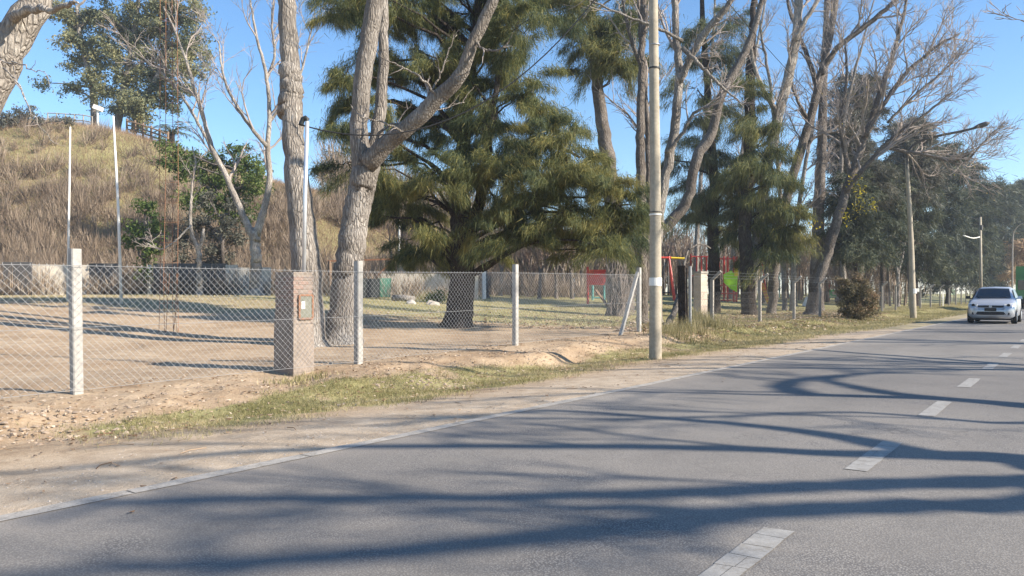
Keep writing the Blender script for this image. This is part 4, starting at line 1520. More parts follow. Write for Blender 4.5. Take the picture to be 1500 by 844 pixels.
BIG = [(10, 3.4, 42, 0.28, 0.12), (7, 1.7, 40, 0.22, 0.15), (7, 0.85, 38, 0.15, 0.2)]
bare_tree('big spreading bare tree with fine twigs and a few yellow leaves over the bush', (1190, 452), [
    ([(1190, 452), (1200, 405), (1215, 360), (1232, 305), (1245, 262)], [12, 10.5, 9, 7.5, 6.5], None),
    ([(1245, 265), (1262, 215), (1280, 165), (1295, 120), (1308, 80), (1322, 30), (1335, -30)], [6.5, 6, 5, 4.2, 3.4, 2.6, 1.5], BIG),
    ([(1268, 200, -.3), (1290, 160, -.8), (1325, 110, -1.2), (1370, 70, -1.6), (1405, 50, -1.8)], [4, 3.6, 3, 2.2, 1.4], BIG),
    ([(1240, 280, -.3), (1275, 235, -.8), (1310, 200, -1.2), (1345, 175, -1.6), (1395, 135, -1.8)], [4, 3.6, 3, 2.2, 1.4], BIG),
    ([(1290, 215, -1), (1325, 222, -1.4), (1355, 226, -1.8), (1395, 236, -2.2), (1425, 222, -2.4)], [3, 2.6, 2.2, 1.8, 1.0], BIG),
    ([(1385, 234, -2.1), (1410, 240, -2.3), (1435, 215, -2.4), (1458, 190, -2.5)], [1.8, 1.6, 1.3, 0.8], [(8, 1.8, 42, 0.2, 0.1), (6, 1.0, 40, 0.2, 0.15), (4, 0.6, 38, 0.1, 0.2)]),
    ([(1247, 262, .4), (1236, 215, .8), (1232, 170, 1), (1240, 120, 1), (1238, 60, 1)], [4.5, 4, 3.4, 2.6, 1.5], BIG),
    ([(1300, 180, -1.2), (1340, 140, -1.5), (1375, 110, -1.6), (1400, 85, -1.6)], [2.4, 2, 1.5, 0.8], BIG),
], None, seed=27, barkm='bark_mid', tmin=0.012, Z=42, yellow=150)

# --- left side -------------------------------------------------------------------------------
LS = [(6, 3.4, 38, 0.3, 0.15), (6, 1.7, 38, 0.2, 0.2), (5, 0.9, 36, 0.1, 0.2)]
bare_tree('pale bare tree with a low wide fork in front of the white wall', (376, 434), [
    ([(376, 434), (375, 390), (374, 350), (376, 335)], [11, 9, 8.5, 8], None),
    ([(372, 350), (358, 320), (345, 290), (330, 255), (312, 220), (300, 180), (288, 140), (276, 100), (262, 60), (240, 10)], [7, 5.5, 5, 4.4, 4, 3.4, 3, 2.5, 2, 1.2], LS),
    ([(312, 222, .3), (290, 180, .5), (262, 135, .6), (235, 105, .6), (195, 75, .6)], [3, 2.6, 2.2, 1.7, 1.1], LS),
    ([(376, 345), (388, 300), (395, 260), (392, 215), (395, 170), (390, 110), (375, 50), (365, -10)], [7, 5.5, 5, 4.4, 3.8, 3.0, 2.3, 1.3], LS),
    ([(391, 215, -.4), (370, 190, -.6), (350, 160, -.8), (330, 120, -.9), (320, 60, -1)], [3.6, 3.2, 2.6, 2, 1.2], LS),
    ([(394, 180, .3), (415, 150, .3), (440, 110, .3), (452, 60, .3), (462, 20, .3)], [3, 2.6, 2, 1.5, 0.9], LS),
    ([(390, 120, .3), (402, 80, .3), (398, 30, .3), (405, -20, .3)], [2.6, 2.2, 1.7, 1.1], LS),
], None, seed=31, barkm='bark_pale', tmin=0.012, Z=43)

bare_tree('short pale tree with a stubby fork beside the dark sheeting', (292, 434), [
    ([(292, 434), (292, 400), (291, 372), (288, 358)], [5.5, 4.5, 4, 4], None),
    ([(288, 362), (281, 340), (279, 315), (281, 280), (286, 240), (282, 215)], [3.4, 2.8, 2.4, 2, 1.5, 1], SPARSE),
    ([(291, 366), (297, 348), (298, 336)], [3.2, 2.8, 2.2], None),
    ([(280, 330, -.3), (258, 352, -.8), (235, 366, -1), (215, 355, -1.2)], [1.8, 1.5, 1.2, .7], SPARSE),
], None, seed=32, barkm='bark_pale', tmin=0.012, Z=43.5)

# small bare trees of the grove between the middle and the red board
spec_min = 0.014
grove_px = [(714, 437, 'thin crooked'), (733, 434, 'dark double-stemmed'), (752, 441, 'short leaning'), (772, 433, 'dark crooked'), (790, 436, 'thin straight'), (797, 432, 'pale low-forked'), (815, 434, 'dark slender'),
            (826, 430, 'low twisted'), (838, 436, 'dark leaning'), (853, 433, 'thin upright'), (640, 428, 'slim brown'), (618, 430, 'slim pale'), (598, 428, 'thin brown'), (1165, 440, 'pale small'), (1228, 438, 'thin grey'), (965, 430, 'small brown'), (905, 434, 'dark thin'), (935, 436, 'crooked brown'), (1000, 434, 'pale thin'), (1118, 434, 'thin dark'), (1252, 432, 'dark low-forked'), (1315, 430, 'slim dark'), (680, 430, 'grey low-forked'), (572, 428, 'grey straight')]
where = ['left of the third new fence post', 'left of the third new fence post, second in', 'right behind the third new fence post', 'first to the right of the third new fence post', 'in the grove beside the pale forked one', 'in the grove left of the red board',
         'in the middle of the grove left of the red board', 'low in the grove left of the red board', 'near the grove end left of the red board', 'nearest the red board', 'just left of the big casuarina trunk', 'second left of the big casuarina trunk',
         'third left of the big casuarina trunk', 'behind the bent-arm fence near the swings', 'behind the bush by the road', 'behind the near concrete pole', 'behind the stout creeper-clad trunk', 'between the creeper-clad trunk and the near pole', 'under the red swing crossbar', 'behind the toddler slide', 'directly behind the roadside bush', 'between the bush and the leaning lamp pole', 'directly behind the big casuarina trunk', 'above the green wheeled bin']
for i, ((px, py, kd), wh) in enumerate(zip(grove_px, where)):
    Zg = 50 + (i * 7 % 13) - 4 * (i % 2)
    if px > 950:
        Zg += 18
    h = rnd.uniform(70, 105)
    ln = rnd.uniform(-8, 8)
    pale = 'pale' in kd or i % 4 == 1
    k1 = rnd.uniform(.35, .5)
    stems = [([(px, py), (px + ln * .4, py - h * k1)], [3.2, 2.4], None),
             ([(px + ln * .4, py - h * k1 + 4), (px + ln - 8, py - h * .75), (px + ln - 12, py - h)], [2.0, 1.4, .6], [(6, 1.7, 42, 0.3, 0.1), (5, 0.9, 40, 0.2, 0.2), (4, 0.5, 38, 0.1, 0.2)]),
             ([(px + ln * .4, py - h * k1 + 4), (px + ln + 7, py - h * .7), (px + ln + 12, py - h * .95)], [2.0, 1.4, .6], [(6, 1.7, 42, 0.3, 0.1), (5, 0.9, 40, 0.2, 0.2), (4, 0.5, 38, 0.1, 0.2)])]
    bare_tree('%s bare tree %s' % (kd, wh), (px, py), stems, None, 'twig_brown', 'bark_mid' if not pale else 'bark_grey', 'small bare trees of the grove', 60 + i, 0.014, Z=Zg, name='young_bare_tree')

# hill-top gum tree, palm, round trees on the slope
bE = hit(140, 190, 40)
ZE = 80.0
bE = np.array([(140 - 750) / F * ZE, ZE, gz((140 - 750) / F * ZE, ZE)])
leafy_tree('huge open-crowned gum tree on the crest of the hill', bE, ZE, [
    ([(140, 190), (138, 150), (132, 110), (118, 60), (112, 10)], [6, 5, 4, 3, 2]),
    ([(170, 195), (180, 140), (190, 90), (200, 30), (205, -40)], [6, 5, 4, 3, 2]),
    ([(195, 195), (215, 140), (240, 90), (250, 30)], [5, 4, 3, 2]),
], [
    (90, 15, 22, 22), (115, 40, 26, 24), (95, 60, 22, 12), (130, 75, 24, 20), (110, 95, 26, 14), (75, 122, 20, 8), (105, 128, 24, 12), (135, 120, 20, 20), (130, 155, 12, 12), (150, 20, 24, 24), (180, 40, 28, 26), (165, 80, 24, 24), (185, 110, 26, 24), (165, 135, 18, 16),
    (200, 75, 26, 26), (215, 30, 30, 26), (250, 10, 30, 22), (285, 15, 20, 16), (240, 60, 28, 26), (280, 55, 24, 24), (225, 105, 28, 24), (265, 100, 26, 24), (295, 85, 14, 20), (200, 145, 30, 24), (235, 140, 26, 22), (210, 172, 26, 12), (270, 130, 18, 12), (180, 165, 16, 14), (150, -20, 40, 20), (220, -20, 50, 22),
] + [q[:4] for q in fill([(80, -5), (300, -5), (312, 60), (300, 110), (250, 180), (150, 175), (130, 130), (90, 60)], 26, 12, 19, 3, 9, .8)], 'leaf_euc', 0.17, 1500, 41, 'bark_grey', 'gum_tree', 0.9, tone=0.0)

leafy_tree('round dense green tree half way down the hill behind the pale bare tree', hit(345, 330, 46), 56, [
    ([(345, 330), (342, 290), (345, 250)], [5, 4, 2]),
], [(300, 235, 26, 16), (335, 225, 30, 18), (365, 240, 24, 22), (310, 265, 26, 22), (345, 265, 30, 26), (375, 275, 16, 22), (325, 300, 26, 24), (290, 250, 18, 20), (360, 310, 20, 20), (262, 222, 22, 12), (240, 212, 16, 10), (270, 245, 22, 18), (245, 240, 20, 14), (300, 300, 20, 22), (275, 290, 20, 20), (380, 262, 14, 20)], 'leaf_bright', 0.13, 1700, 42, name='round_tree', tone=-0.08)
leafy_tree('small bright green leafy tree at the hill foot behind the slanted flagpole', hit(214, 425, 30), 46.5, [
    ([(214, 425), (212, 380), (214, 330)], [3, 2, 1.5]),
], [(208, 300, 14, 10), (222, 312, 16, 14), (200, 330, 14, 14), (218, 345, 18, 14), (205, 362, 18, 12), (222, 370, 14, 14), (195, 350, 12, 10), (215, 395, 16, 16), (228, 330, 10, 12)], 'leaf_bright', 0.12, 900, 43, name='small_green_tree', tone=-0.05)
leafy_tree('dark green leafy tree beside the stubby forked pale tree', hit(330, 425, 30), 48, [
    ([(328, 425), (326, 380), (325, 320)], [4, 3, 2]),
], [(300, 330, 18, 16), (318, 345, 18, 18), (335, 330, 16, 18), (345, 352, 14, 14), (315, 370, 20, 14), (300, 290, 14, 14), (285, 320, 14, 18), (270, 350, 14, 14), (300, 385, 16, 12), (275, 378, 14, 12), (330, 385, 16, 12), (340, 300, 16, 14)], 'leaf_grey', 0.12, 900, 44, name='small_dark_tree', tone=-0.1)
leafy_tree('distant round grey-green tree seen over the scrub between the two near trunks', np.array([P3(490, 280, 95)[0], 95, gz(P3(490, 280, 95)[0], 95)]), 95, [
    ([(490, 300), (490, 270), (490, 245)], [3, 2, 1]),
], [(478, 245, 16, 14), (492, 235, 16, 14), (508, 245, 14, 16), (485, 262, 18, 14), (505, 265, 14, 12), (470, 258, 12, 10)], 'leaf_grey', 0.16, 1500, 45, name='distant_tree', tone=-0.02)
leafy_tree('grey-leaved bush on the hill top at the left edge of the picture', hit(20, 185, 50), 72, [
    ([(18, 200), (18, 190), (18, 178)], [3, 2, 1]),
], [(5, 180, 16, 18), (25, 172, 18, 16), (45, 165, 14, 10), (58, 178, 12, 12), (88, 178, 14, 9), (-20, 175, 20, 22)], 'leaf_grey', 0.13, 1300, 46, name='hilltop_bush', cat='bush')

palm_o = np.array([P3(252, 200, 80)[0], 80, gz(P3(252, 200, 80)[0], 80)])
palm = thing('palm_tree', 'small feathery palm at the end of the hill-top railing', 'palm', palm_o)
mb = MB()
top = P3(252, 196, 80)
mb.tube([palm_o - [0, 0, .3], (palm_o + top) / 2, top], [0.35, 0.30, 0.28], 9, rough=.1, rng=rs)
mb.build('trunk', M['bark_dark'], palm, smooth=True)
for k in range(26):
    a = k * 2.4
    e = rs.uniform(0.2, 1.3)
    L = rs.uniform(2.0, 2.9)
    pts = []
    for q in np.linspace(0, 1, 7):
        rr = L * q * math.cos(e * (1 - .3 * q))
        pts.append(top + np.array([math.cos(a) * rr, math.sin(a) * rr, L * q * math.sin(e) - 1.5 * q * q]))
    pts = np.array(pts)
    mb = MB()
    mb.tube(pts, np.linspace(.04, .01, 7), 3)
    d = np.repeat(pts[1:], 5, 0) + rs.normal(0, .05, (30, 3))
    sd = np.cross(pts[-1] - pts[0], [0, 0, 1.0])
    sd = unit(sd)
    sg = np.where(np.arange(30) % 2, 1, -1)[:, None]
    tip = d + sd * sg * rs.uniform(.35, .6, (30, 1)) + unit(pts[-1] - pts[0]) * .3 + [0, 0, -.15]
    w = unit(pts[-1] - pts[0]) * .045
    mb.tris(d - w, d + w, tip, rs.rand(30))
    mb.build('frond', M['needle_green'], palm)

# --- dark evergreens along the road further on ------------------------------------------------
def far_tree(label, px, ytop, Z, w, leaf, barkm='bark_dark', seed=0, lsize=None, ybot=None, tone=0.0, name='dark_evergreen', group='dark evergreens along the road', n=44, cone=0.35, base_t=None):
    rng = np.random.RandomState(seed)
    x = (px - 750) / F * Z
    b = np.array([x, Z, gz(x, Z)])
    yb = HOR - (b[2] - EYE) * F / Z
    if ybot is None:
        ybot = yb - 30
    lobes = []
    for k in range(n):
        f = (k + .5) / n
        y = ybot + (ytop - ybot) * f
        hw = w * (1 - cone * f) * rng.uniform(0.35, 1.0)
        lobes.append((px + hw * rng.uniform(-1, 1) * .85, y, w * rng.uniform(.34, .56) * (1 - .4 * f), w * rng.uniform(.28, .48) * (1 - .3 * f)))
    lobes.append((px, ytop + 6, w * .16, 12))
    return casuarina(label, b, [([(px, yb), (px + rng.uniform(-3, 3), (yb + ybot) / 2), (px, ybot), (px + rng.uniform(-6, 6), (ybot + ytop) / 2), (px, ytop + 8)], [w * .08, w * .07, w * .06, w * .04, w * .015])],
                     lobes, Z, needle=leaf, barkm=barkm, cov=2.3, rsub=11, length=Z * 0.0080, width=Z * 0.0011, depth=1.0, seed=seed, group=group, name=name, tone=tone, droop=.5)


far_tree('greyish spreading evergreen rising behind the big bare tree', 1258, 112, 60, 62, 'leaf_grey', 'bark_mid', 51, ybot=300, name='grey_evergreen', cone=.35, tone=-.1, group=None)
far_tree('shorter greyish evergreen right behind the street lamp arm', 1335, 172, 70, 46, 'leaf_grey', 'bark_mid', 52, ybot=290, name='grey_evergreen', cone=.4, tone=-.12, group=None)
far_tree('dark evergreen standing behind the bush, first of the roadside row', 1252, 262, 52, 44, 'needle_blue', seed=53, ybot=378, tone=.02)
far_tree('dark evergreen with thick trunk next along from the bush', 1292, 245, 62, 44, 'needle_blue', seed=54, ybot=370, tone=0.0)
far_tree('full dark evergreen immediately behind the leaning lamp pole', 1342, 212, 72, 50, 'needle_blue', seed=55, ybot=392, tone=.06)
far_tree('broad dark evergreen between the lamp pole and the third pole', 1388, 215, 84, 48, 'needle_blue', seed=56, ybot=415, tone=-.05)
far_tree('tall dark evergreen behind the third pole', 1428, 248, 100, 44, 'needle_blue', seed=57, ybot=412, tone=-.02)
far_tree('blue-green evergreen behind the silver car roof', 1462, 268, 120, 34, 'needle_blue', seed=58, ybot=412, tone=.05)
far_tree('blue-green evergreen at the right edge beyond the far street lamp', 1496, 266, 135, 36, 'needle_blue', seed=59, ybot=405, tone=.05)
far_tree('last blue-green evergreen cut by the right edge of the picture', 1535, 262, 150, 40, 'needle_blue', seed=60, ybot=405, tone=0.0)
xx = (1500 - 750) / F * 150
far_tree('orange-brown autumn tree under the far street lamp', 1500, 352, 112, 14, 'leaf_autumn', 'bark_mid', 61, ybot=402, name='autumn_tree', group=None, n=14)

# dense roadside bush
bb = hit(1255, 468)
leafy_tree('dense rounded brown-green bush on the grass verge near the green sign', bb, bb[1], [
    ([(1255, 470), (1255, 450), (1255, 425)], [3, 2, 1]),
], [(1240, 413, 13, 9, 0), (1256, 411, 14, 9, 0), (1270, 420, 13, 11, 0), (1236, 428, 14, 13, 0), (1252, 428, 18, 15, -.2), (1270, 438, 15, 13, 0), (1240, 445, 16, 13, -.2), (1258, 448, 18, 13, -.3), (1275, 452, 12, 10, 0), (1245, 458, 17, 8, -.2), (1263, 460, 16, 7, -.2), (1281, 440, 8, 9, 0), (1252, 440, 20, 18, .2), (1258, 425, 16, 14, .4)],
    'leaf_hedge', 0.055, 2600, 71, name='roadside_bush', cat='bush', tone=-.02, hug=.4, rsub=5.0, cov=2.2)


# --- trees across the road (out of view on the right); their limbs throw the long shadows ----------
SUNV = np.array([SH[0] / math.tan(SUN_EL), SH[1] / math.tan(SUN_EL), 1.0])


def up_to(px, py, h):
    """the point at height h whose shadow falls on this place of the road"""
    Z = EYE * F / (py - HOR)
    return np.array([(px - 750) / F * Z, Z, 0.0]) + SUNV * h


def kerb_tree(label, base, stems, seed, spec, fat=1.0):
    global spec_min
    spec_min = 0.012
    rng = np.random.RandomState(seed)
    b = np.array([base[0], base[1], gz(*base)])
    root = thing('roadside_tree', label, 'tree', b, 'bare trees on the right-hand verge')
    tk, br, tw = MB(), MB(), MB()
    for i, (pts, rad, sp) in enumerate(stems):
        pts = [np.array(p, float) for p in pts]
        rad = [q * fat for q in rad]
        if i == 0:
            fb, fr = flare(b, pts[0], rad[0])
            pts, rad = fb + pts, fr + rad
        path, rr = trunk_into(tk, pts, rad, rng, 12, 0.012)
        if sp:
            sprout([br, tw], path, rr, 0, spec, rng)
    tk.build('trunk', M['bark_grey'], root, smooth=True)
    br.build('branches', M['twig_grey'], root, smooth=True, kind='stuff')
    tw.build('twigs', M['twig_grey'], root, kind='stuff')
    return root


KS = [(5, 1.9, 40, .25, .4), (5, 1.0, 40, .2, .3), (4, .5, 38, .1, .3)]
crotch = up_to(1640, 705, 3.2)
c2 = up_to(1560, 735, 4.2)
kerb_tree('bare tree opposite whose limbs shade the nearest stretch of road', (crotch[0] + .3, crotch[1] - .1), [
    ([crotch], [.24, .22][:1], False),
    ([crotch, up_to(1500, 672, 4.4), up_to(1330, 668, 5.3), up_to(1000, 655, 6.6), up_to(700, 652, 7.8), up_to(400, 655, 8.8), up_to(0, 682, 9.8)], [.20, .17, .12, .09, .075, .055, .03], True),
    ([up_to(1380, 670, 4.9), up_to(1180, 632, 6.0), up_to(1000, 614, 7.0), up_to(800, 600, 8.0), up_to(560, 618, 9.0)], [.11, .09, .07, .05, .03], True),
    ([crotch, up_to(1500, 705, 4.6), up_to(1240, 712, 5.8), up_to(1000, 722, 6.8), up_to(700, 727, 7.6), up_to(430, 729, 8.4), up_to(200, 732, 9.0), up_to(40, 762, 9.6)], [.15, .12, .10, .09, .075, .07, .05, .03], True),
    ([crotch, c2, up_to(1500, 739, 5.0), up_to(1250, 744, 6.0), up_to(1080, 754, 6.8), up_to(900, 775, 7.4), up_to(700, 795, 8.0), up_to(480, 815, 8.6), up_to(240, 828, 9.2), up_to(-40, 848, 9.8)], [.15, .13, .11, .10, .10, .095, .09, .08, .06, .03], True),
    ([up_to(1080, 754, 6.8), up_to(900, 742, 7.6), up_to(720, 745, 8.2), up_to(600, 755, 8.8)], [.06, .05, .035, .02], True),
], 81, KS, 1.15)
cr2 = up_to(1640, 606, 3.4)
kerb_tree('bare forked tree opposite shading the road below the bush', (cr2[0] + .3, cr2[1]), [
    ([cr2], [.24], False),
    ([cr2, up_to(1500, 594, 4.6), up_to(1400, 586, 5.2), up_to(1320, 582, 5.8), up_to(1200, 578, 6.6), up_to(1160, 570, 7.2), up_to(1148, 562, 7.6), up_to(1190, 553, 8.2), up_to(1260, 548, 8.8), up_to(1330, 545, 9.4)], [.19, .16, .14, .12, .11, .10, .09, .07, .05, .03], True),
    ([up_to(1400, 586, 5.2), up_to(1290, 574, 6.2), up_to(1235, 563, 7.0), up_to(1220, 554, 7.8), up_to(1300, 543, 8.8)], [.11, .09, .07, .05, .03], True),
    ([up_to(1320, 582, 5.8), up_to(1100, 577, 7.0), up_to(900, 572, 8.0), up_to(700, 580, 9.0)], [.06, .05, .04, .02], True),
    ([cr2, up_to(1480, 620, 5), up_to(1250, 604, 6.4), up_to(1050, 610, 7.6), up_to(800, 618, 8.6)], [.08, .05, .04, .035, .02], True),
], 82, KS, 1.15)
for i, s in enumerate((17.5, 24, 31, 38, 46, 55, 65)):
    rng = np.random.RandomState(90 + i)
    t = -6.0 + rng.uniform(-.4, .4)
    x, y = W(s, t)
    c = np.array([x, y, 2.6 + rng.uniform(0, 1)])
    st = [([c], [.22], False)]
    for k in range(4):
        a = rng.uniform(0, 6.28)
        e = rng.uniform(.8, 1.8)
        p = [c]
        for j in range(4):
            p.append(p[-1] + np.array([math.cos(a) * e * .7, math.sin(a) * e * .7, 1.7]) + rng.normal(0, .25, 3))
        st.append((p, [.14, .10, .075, .05, .02], True))
    kerb_tree(['third', 'fourth', 'fifth', 'sixth', 'seventh', 'eighth', 'ninth'][i] + ' bare tree along the opposite verge counted from the camera', (x, y), st, 95 + i,
              [(6, 2.0, 42, .25, .15), (5, 1.0, 40, .2, .3), (4, .5, 38, .1, .3)])
    if i == 0:
        pass
# the branch tips that hang into the top right corner
c = np.array([*W(17.5, -6.0), 4.2])
root = bpy.data.objects['roadside_tree.002']
mb1, mb2 = MB(), MB()
p, _ = smooth_path([c, P3(1700, 150, 15.8), P3(1590, 60, 15.3), P3(1530, 40, 15), P3(1495, 30, 14.8)], 14, .04)
rr = np.linspace(.09, .012, 14)
mb1.tube(p, rr, 6)
spec_min = .008
sprout([mb1, mb2], p, rr, 0, [(9, 1.0, 40, .1, .55), (5, .6, 38, .1, .2), (3, .3, 35, .1, .2)], np.random.RandomState(4))
mb1.build('overhanging_bough', M['twig_grey'], root, smooth=True)
mb2.build('bough_twigs', M['twig_grey'], root, kind='stuff')

# ================================================================== FENCES, POSTS, PILLAR
TF = 10.38                       # offset of the new chain link fence
TU = np.array([-CA, SA, 0.0])    # away from the road
SU = np.array([SA, CA, 0.0])     # along the road
RZ = math.atan2(CA, SA)          # rotation that turns local x along the road


def along(s, t, z=0.0):
    x, y = W(s, t)
    return np.array([x, y, z])


def s_at(px, t=TF):
    p = on_t(px, t)
    return ST(p[0], p[1])[0]


fence = thing('chain_link_fence', 'new galvanised chain link fence on square concrete posts along the bare dirt yard', 'fence', along(s_at(525), TF, gz(*along(s_at(525), TF)[:2])))
post_s = [s_at(113) - 4.9, s_at(113), s_at(525), s_at(755), s_at(936)]
for i, s in enumerate(post_s):
    p = along(s, TF)
    zb = gz(p[0], p[1])
    mb = MB()
    tilt = (0.020, 0.03, 0.0, 0.0, 0.0)[i] if i < 2 else 0.0
    h = (1.85, 1.86, 1.84, 1.84, 1.86)[i]
    w = 0.125 if i < 3 else 0.115
    a = p + [0, 0, zb - 0.3]
    b = p + [0, 0, zb + h] - SU * tilt
    # chamfered square post
    pts = []
    c = 0.014
    for q in (a, b):
        ring = []
        for sx, sy in ((1, -1), (1, 1), (-1, 1), (-1, -1)):
            e1 = q + SU * sx * w / 2 + TU * sy * w / 2
            if sx * sy < 0:
                ring += [e1 - SU * sx * c, e1 - TU * sy * c]
            else:
                ring += [e1 - TU * sy * c, e1 - SU * sx * c]
        pts.append(ring)
    v = np.array(pts[0] + pts[1])
    f = [[k, (k + 1) % 8, 8 + (k + 1) % 8, 8 + k] for k in range(8)]
    f = [[q[3], q[2], q[1], q[0]] for q in f]
    mb.add(v, f)
    mb.add_more([[8 + 0, 8 + 1, 8 + 2, 8 + 3], [8 + 0, 8 + 3, 8 + 4, 8 + 7], [8 + 4, 8 + 5, 8 + 6, 8 + 7]])
    mb.build('post', M['concrete'], fence)
# raking strut of the last post
p = along(post_s[-1] - 0.05, TF + .02)
q = along(post_s[-1] - 1.25, TF - .05)
mb = MB()
mb.beam(p + [0, 0, gz(p[0], p[1]) + 1.72], q + [0, 0, gz(q[0], q[1]) - .1], 0.085)
mb.build('strut', M['concrete'], fence)

# the mesh: two families of wires laid diagonally, zig-zag woven in depth
mesh = MB()
s0, s1 = post_s[0], post_s[-1]
HM, ZB = 1.60, 0.07
cell = 0.098
NS = int((s1 - s0) / cell)
NZ = int(HM / cell * 1.0)
sg = np.linspace(s0, s1, 260)
xg, yg = W(sg, np.full_like(sg, TF - 0.075))
pz = [gz(*along(q, TF)[:2]) for q in post_s]
zg = np.interp(sg, post_s, pz)


def mesh_pt(s, k):
    """k in cells above the bottom edge; slack bulge between posts"""
    s = np.clip(s, s0, s1)
    z = np.interp(s, sg, zg) + ZB + k * cell
    bul = 0.02 * np.sin(s * 1.7) + 0.012 * np.sin(s * 4.1 + k * .3)
    x, y = W(s, TF - 0.075 - bul)
    return np.stack([x, y, z], -1)


sides = 3
for fam in (0, 1):
    for i in range(-NZ, NS + 1) if fam == 0 else range(0, NS + NZ + 1):
        k = np.arange(0, NZ + 1, 2) if True else None
        ss = s0 + (i + (k if fam == 0 else -k)) * cell
        m = (ss >= s0) & (ss <= s1)
        if m.sum() < 2:
            continue
        # weave: alternate nodes sit in front of and behind the plane
        P = mesh_pt(ss[m], k[m])
        off = np.where((np.arange(len(P)) + fam) % 2 == 0, 0.003, -0.003)[:, None]
        P = P + TU * off
        mesh.tube(P, 0.0019, 3, 0.5, cap=False)
mo = mesh.build('chain_link_mesh', M['galv'], fence, kind='stuff')
# line wires and barbs of the top edge
for k, r in ((NZ + .05, .0035), (NZ * .5, .003), (-.1, .003)):
    mb = MB()
    ss = np.linspace(s0, s1, 160)
    P = mesh_pt(ss, np.full_like(ss, k)) - TU * .012
    mb.tube(P, r, 4)
    mb.build('line_wire', M['galv'], fence)
mb = MB()
ss = np.arange(s0, s1, cell)
P = mesh_pt(ss, np.full_like(ss, NZ))
for p in P:
    d = rnd.uniform(-.012, .012)
    mb.beam(p, p + SU * d + [0, 0, .030], .004)
mb.build('wire_ends', M['galv'], fence, kind='stuff')

# --- brick meter pillar ------------------------------------------------------------------------
cpx = 430
dx = (cpx - 750) / F
tc = TF + 0.06
Zc = tc / (SA - CA * dx)
corner = np.array([dx * Zc, Zc, 0.0])
zc = -0.22
pil = thing('meter_pillar', 'square brick meter pillar smeared with mortar, standing behind the chain link mesh', 'pillar', corner + [0, 0, zc])
bw, bd, bh = 0.40, 0.50, 0.062
ztop = EYE + (HOR - 400) / F * Zc
ncourse = int((ztop - zc) / (bh + .012))
M['brick'] = plain('smeared_brick', (0.245, 0.195, 0.160), 0.92, 0.30, 7, 0.7)
M['brick_red'] = plain('worn_red_brick', (0.28, 0.195, 0.155), 0.92, 0.30, 9, 0.6)
M['mortar'] = plain('mortar', (0.265, 0.218, 0.178), 0.95, 0.42, 3.5, 1.0)


def brick_mesh(lx, ly, lz, name, m, seed):
    r = random.Random(seed)
    me = MB()
    x, y, z = lx / 2, ly / 2, lz / 2
    c = .006
    v = []
    for zz, k in ((-z, 1), (-z + c, 0), (z - c, 0), (z, 1)):
        for sx, sy in ((-1, -1), (1, -1), (1, 1), (-1, 1)):
            v.append((sx * (x - c * k) + r.uniform(-.003, .003), sy * (y - c * k) + r.uniform(-.003, .003), zz))
    f = [[3, 2, 1, 0], [12, 13, 14, 15]]
    for q in range(3):
        for k in range(4):
            f.append([q * 4 + k, q * 4 + (k + 1) % 4, q * 4 + 4 + (k + 1) % 4, q * 4 + 4 + k])
    me.add(v, f)
    return me.mesh(name, m)


mb = MB()
ctr = corner + SU * bw / 2 + TU * bd / 2
mb.box(ctr + [0, 0, (ztop + zc) / 2 - .01], (bw - .018, bd - .018, ztop - zc), RZ)
mb.build('mortar_core', M['mortar'], pil)
# thick render smeared over the lower half of the two seen faces
smear = MB()
for face in (0, 1):
    nu, nv = 16, 34
    P = np.zeros((nv, nu, 3))
    for a in range(nv):
        for b in range(nu):
            u, vv = b / (nu - 1), a / (nv - 1)
            zz = zc - .05 + vv * 1.16
            th = .006 + .012 * float(fbm(u * 3 + face * 9, vv * 6, 1.0, 3, 4)) - max(0, vv - .62) * .05
            edge = .010
            if face == 0:
                p = corner + SU * (u * (bw + 2 * edge) - edge) - TU * th
            else:
                p = corner + TU * (u * (bd + 2 * edge) - edge) - SU * th
            P[a, b] = p + [0, 0, zz]
    smear.grid(P if face == 0 else P[:, ::-1])
smear.build('render_coat', M['mortar'], pil, smooth=True)
bm_s = [brick_mesh(.194, .094, bh, 'brick', M['brick'], 1), brick_mesh(.194, .094, bh, 'brick', M['brick_red'], 2)]
for k in range(ncourse):
    z = zc + .04 + k * (bh + .012)
    spots = []
    if k % 2 == 0:
        spots += [(.100, .05, 0), (.300, .05, 0)]            # front face
        spots += [(.05, .20, 1), (.05, .40, 1), (.35, .20, 1), (.35, .40, 1), (.20, .45, 0)]
    else:
        spots += [(.05, .10, 1), (.20, .05, 0), (.35, .10, 1)]
        spots += [(.05, .30, 1), (.35, .30, 1), (.10, .45, 0), (.30, .45, 0)]
    for u, w, rot in spots:
        me = bm_s[1 if (k > ncourse - 8 and rnd.random() < .6) or rnd.random() < .12 else 0]
        o = bpy.data.objects.new('brick', me)
        COL.objects.link(o)
        o.parent = pil
        pp = SU * (u + rnd.uniform(-.003, .003)) + TU * (w + rnd.uniform(-.003, .003))
        o.location = (pp[0], pp[1], z - zc)
        o.rotation_euler = (0, 0, RZ + (math.pi / 2 if rot else 0) + rnd.uniform(-.01, .01))
mb = MB()
mb.box(ctr + [0, 0, ztop + .005], (bw - .004, bd - .004, .03), RZ)
mb.build('cap', M['mortar'], pil)
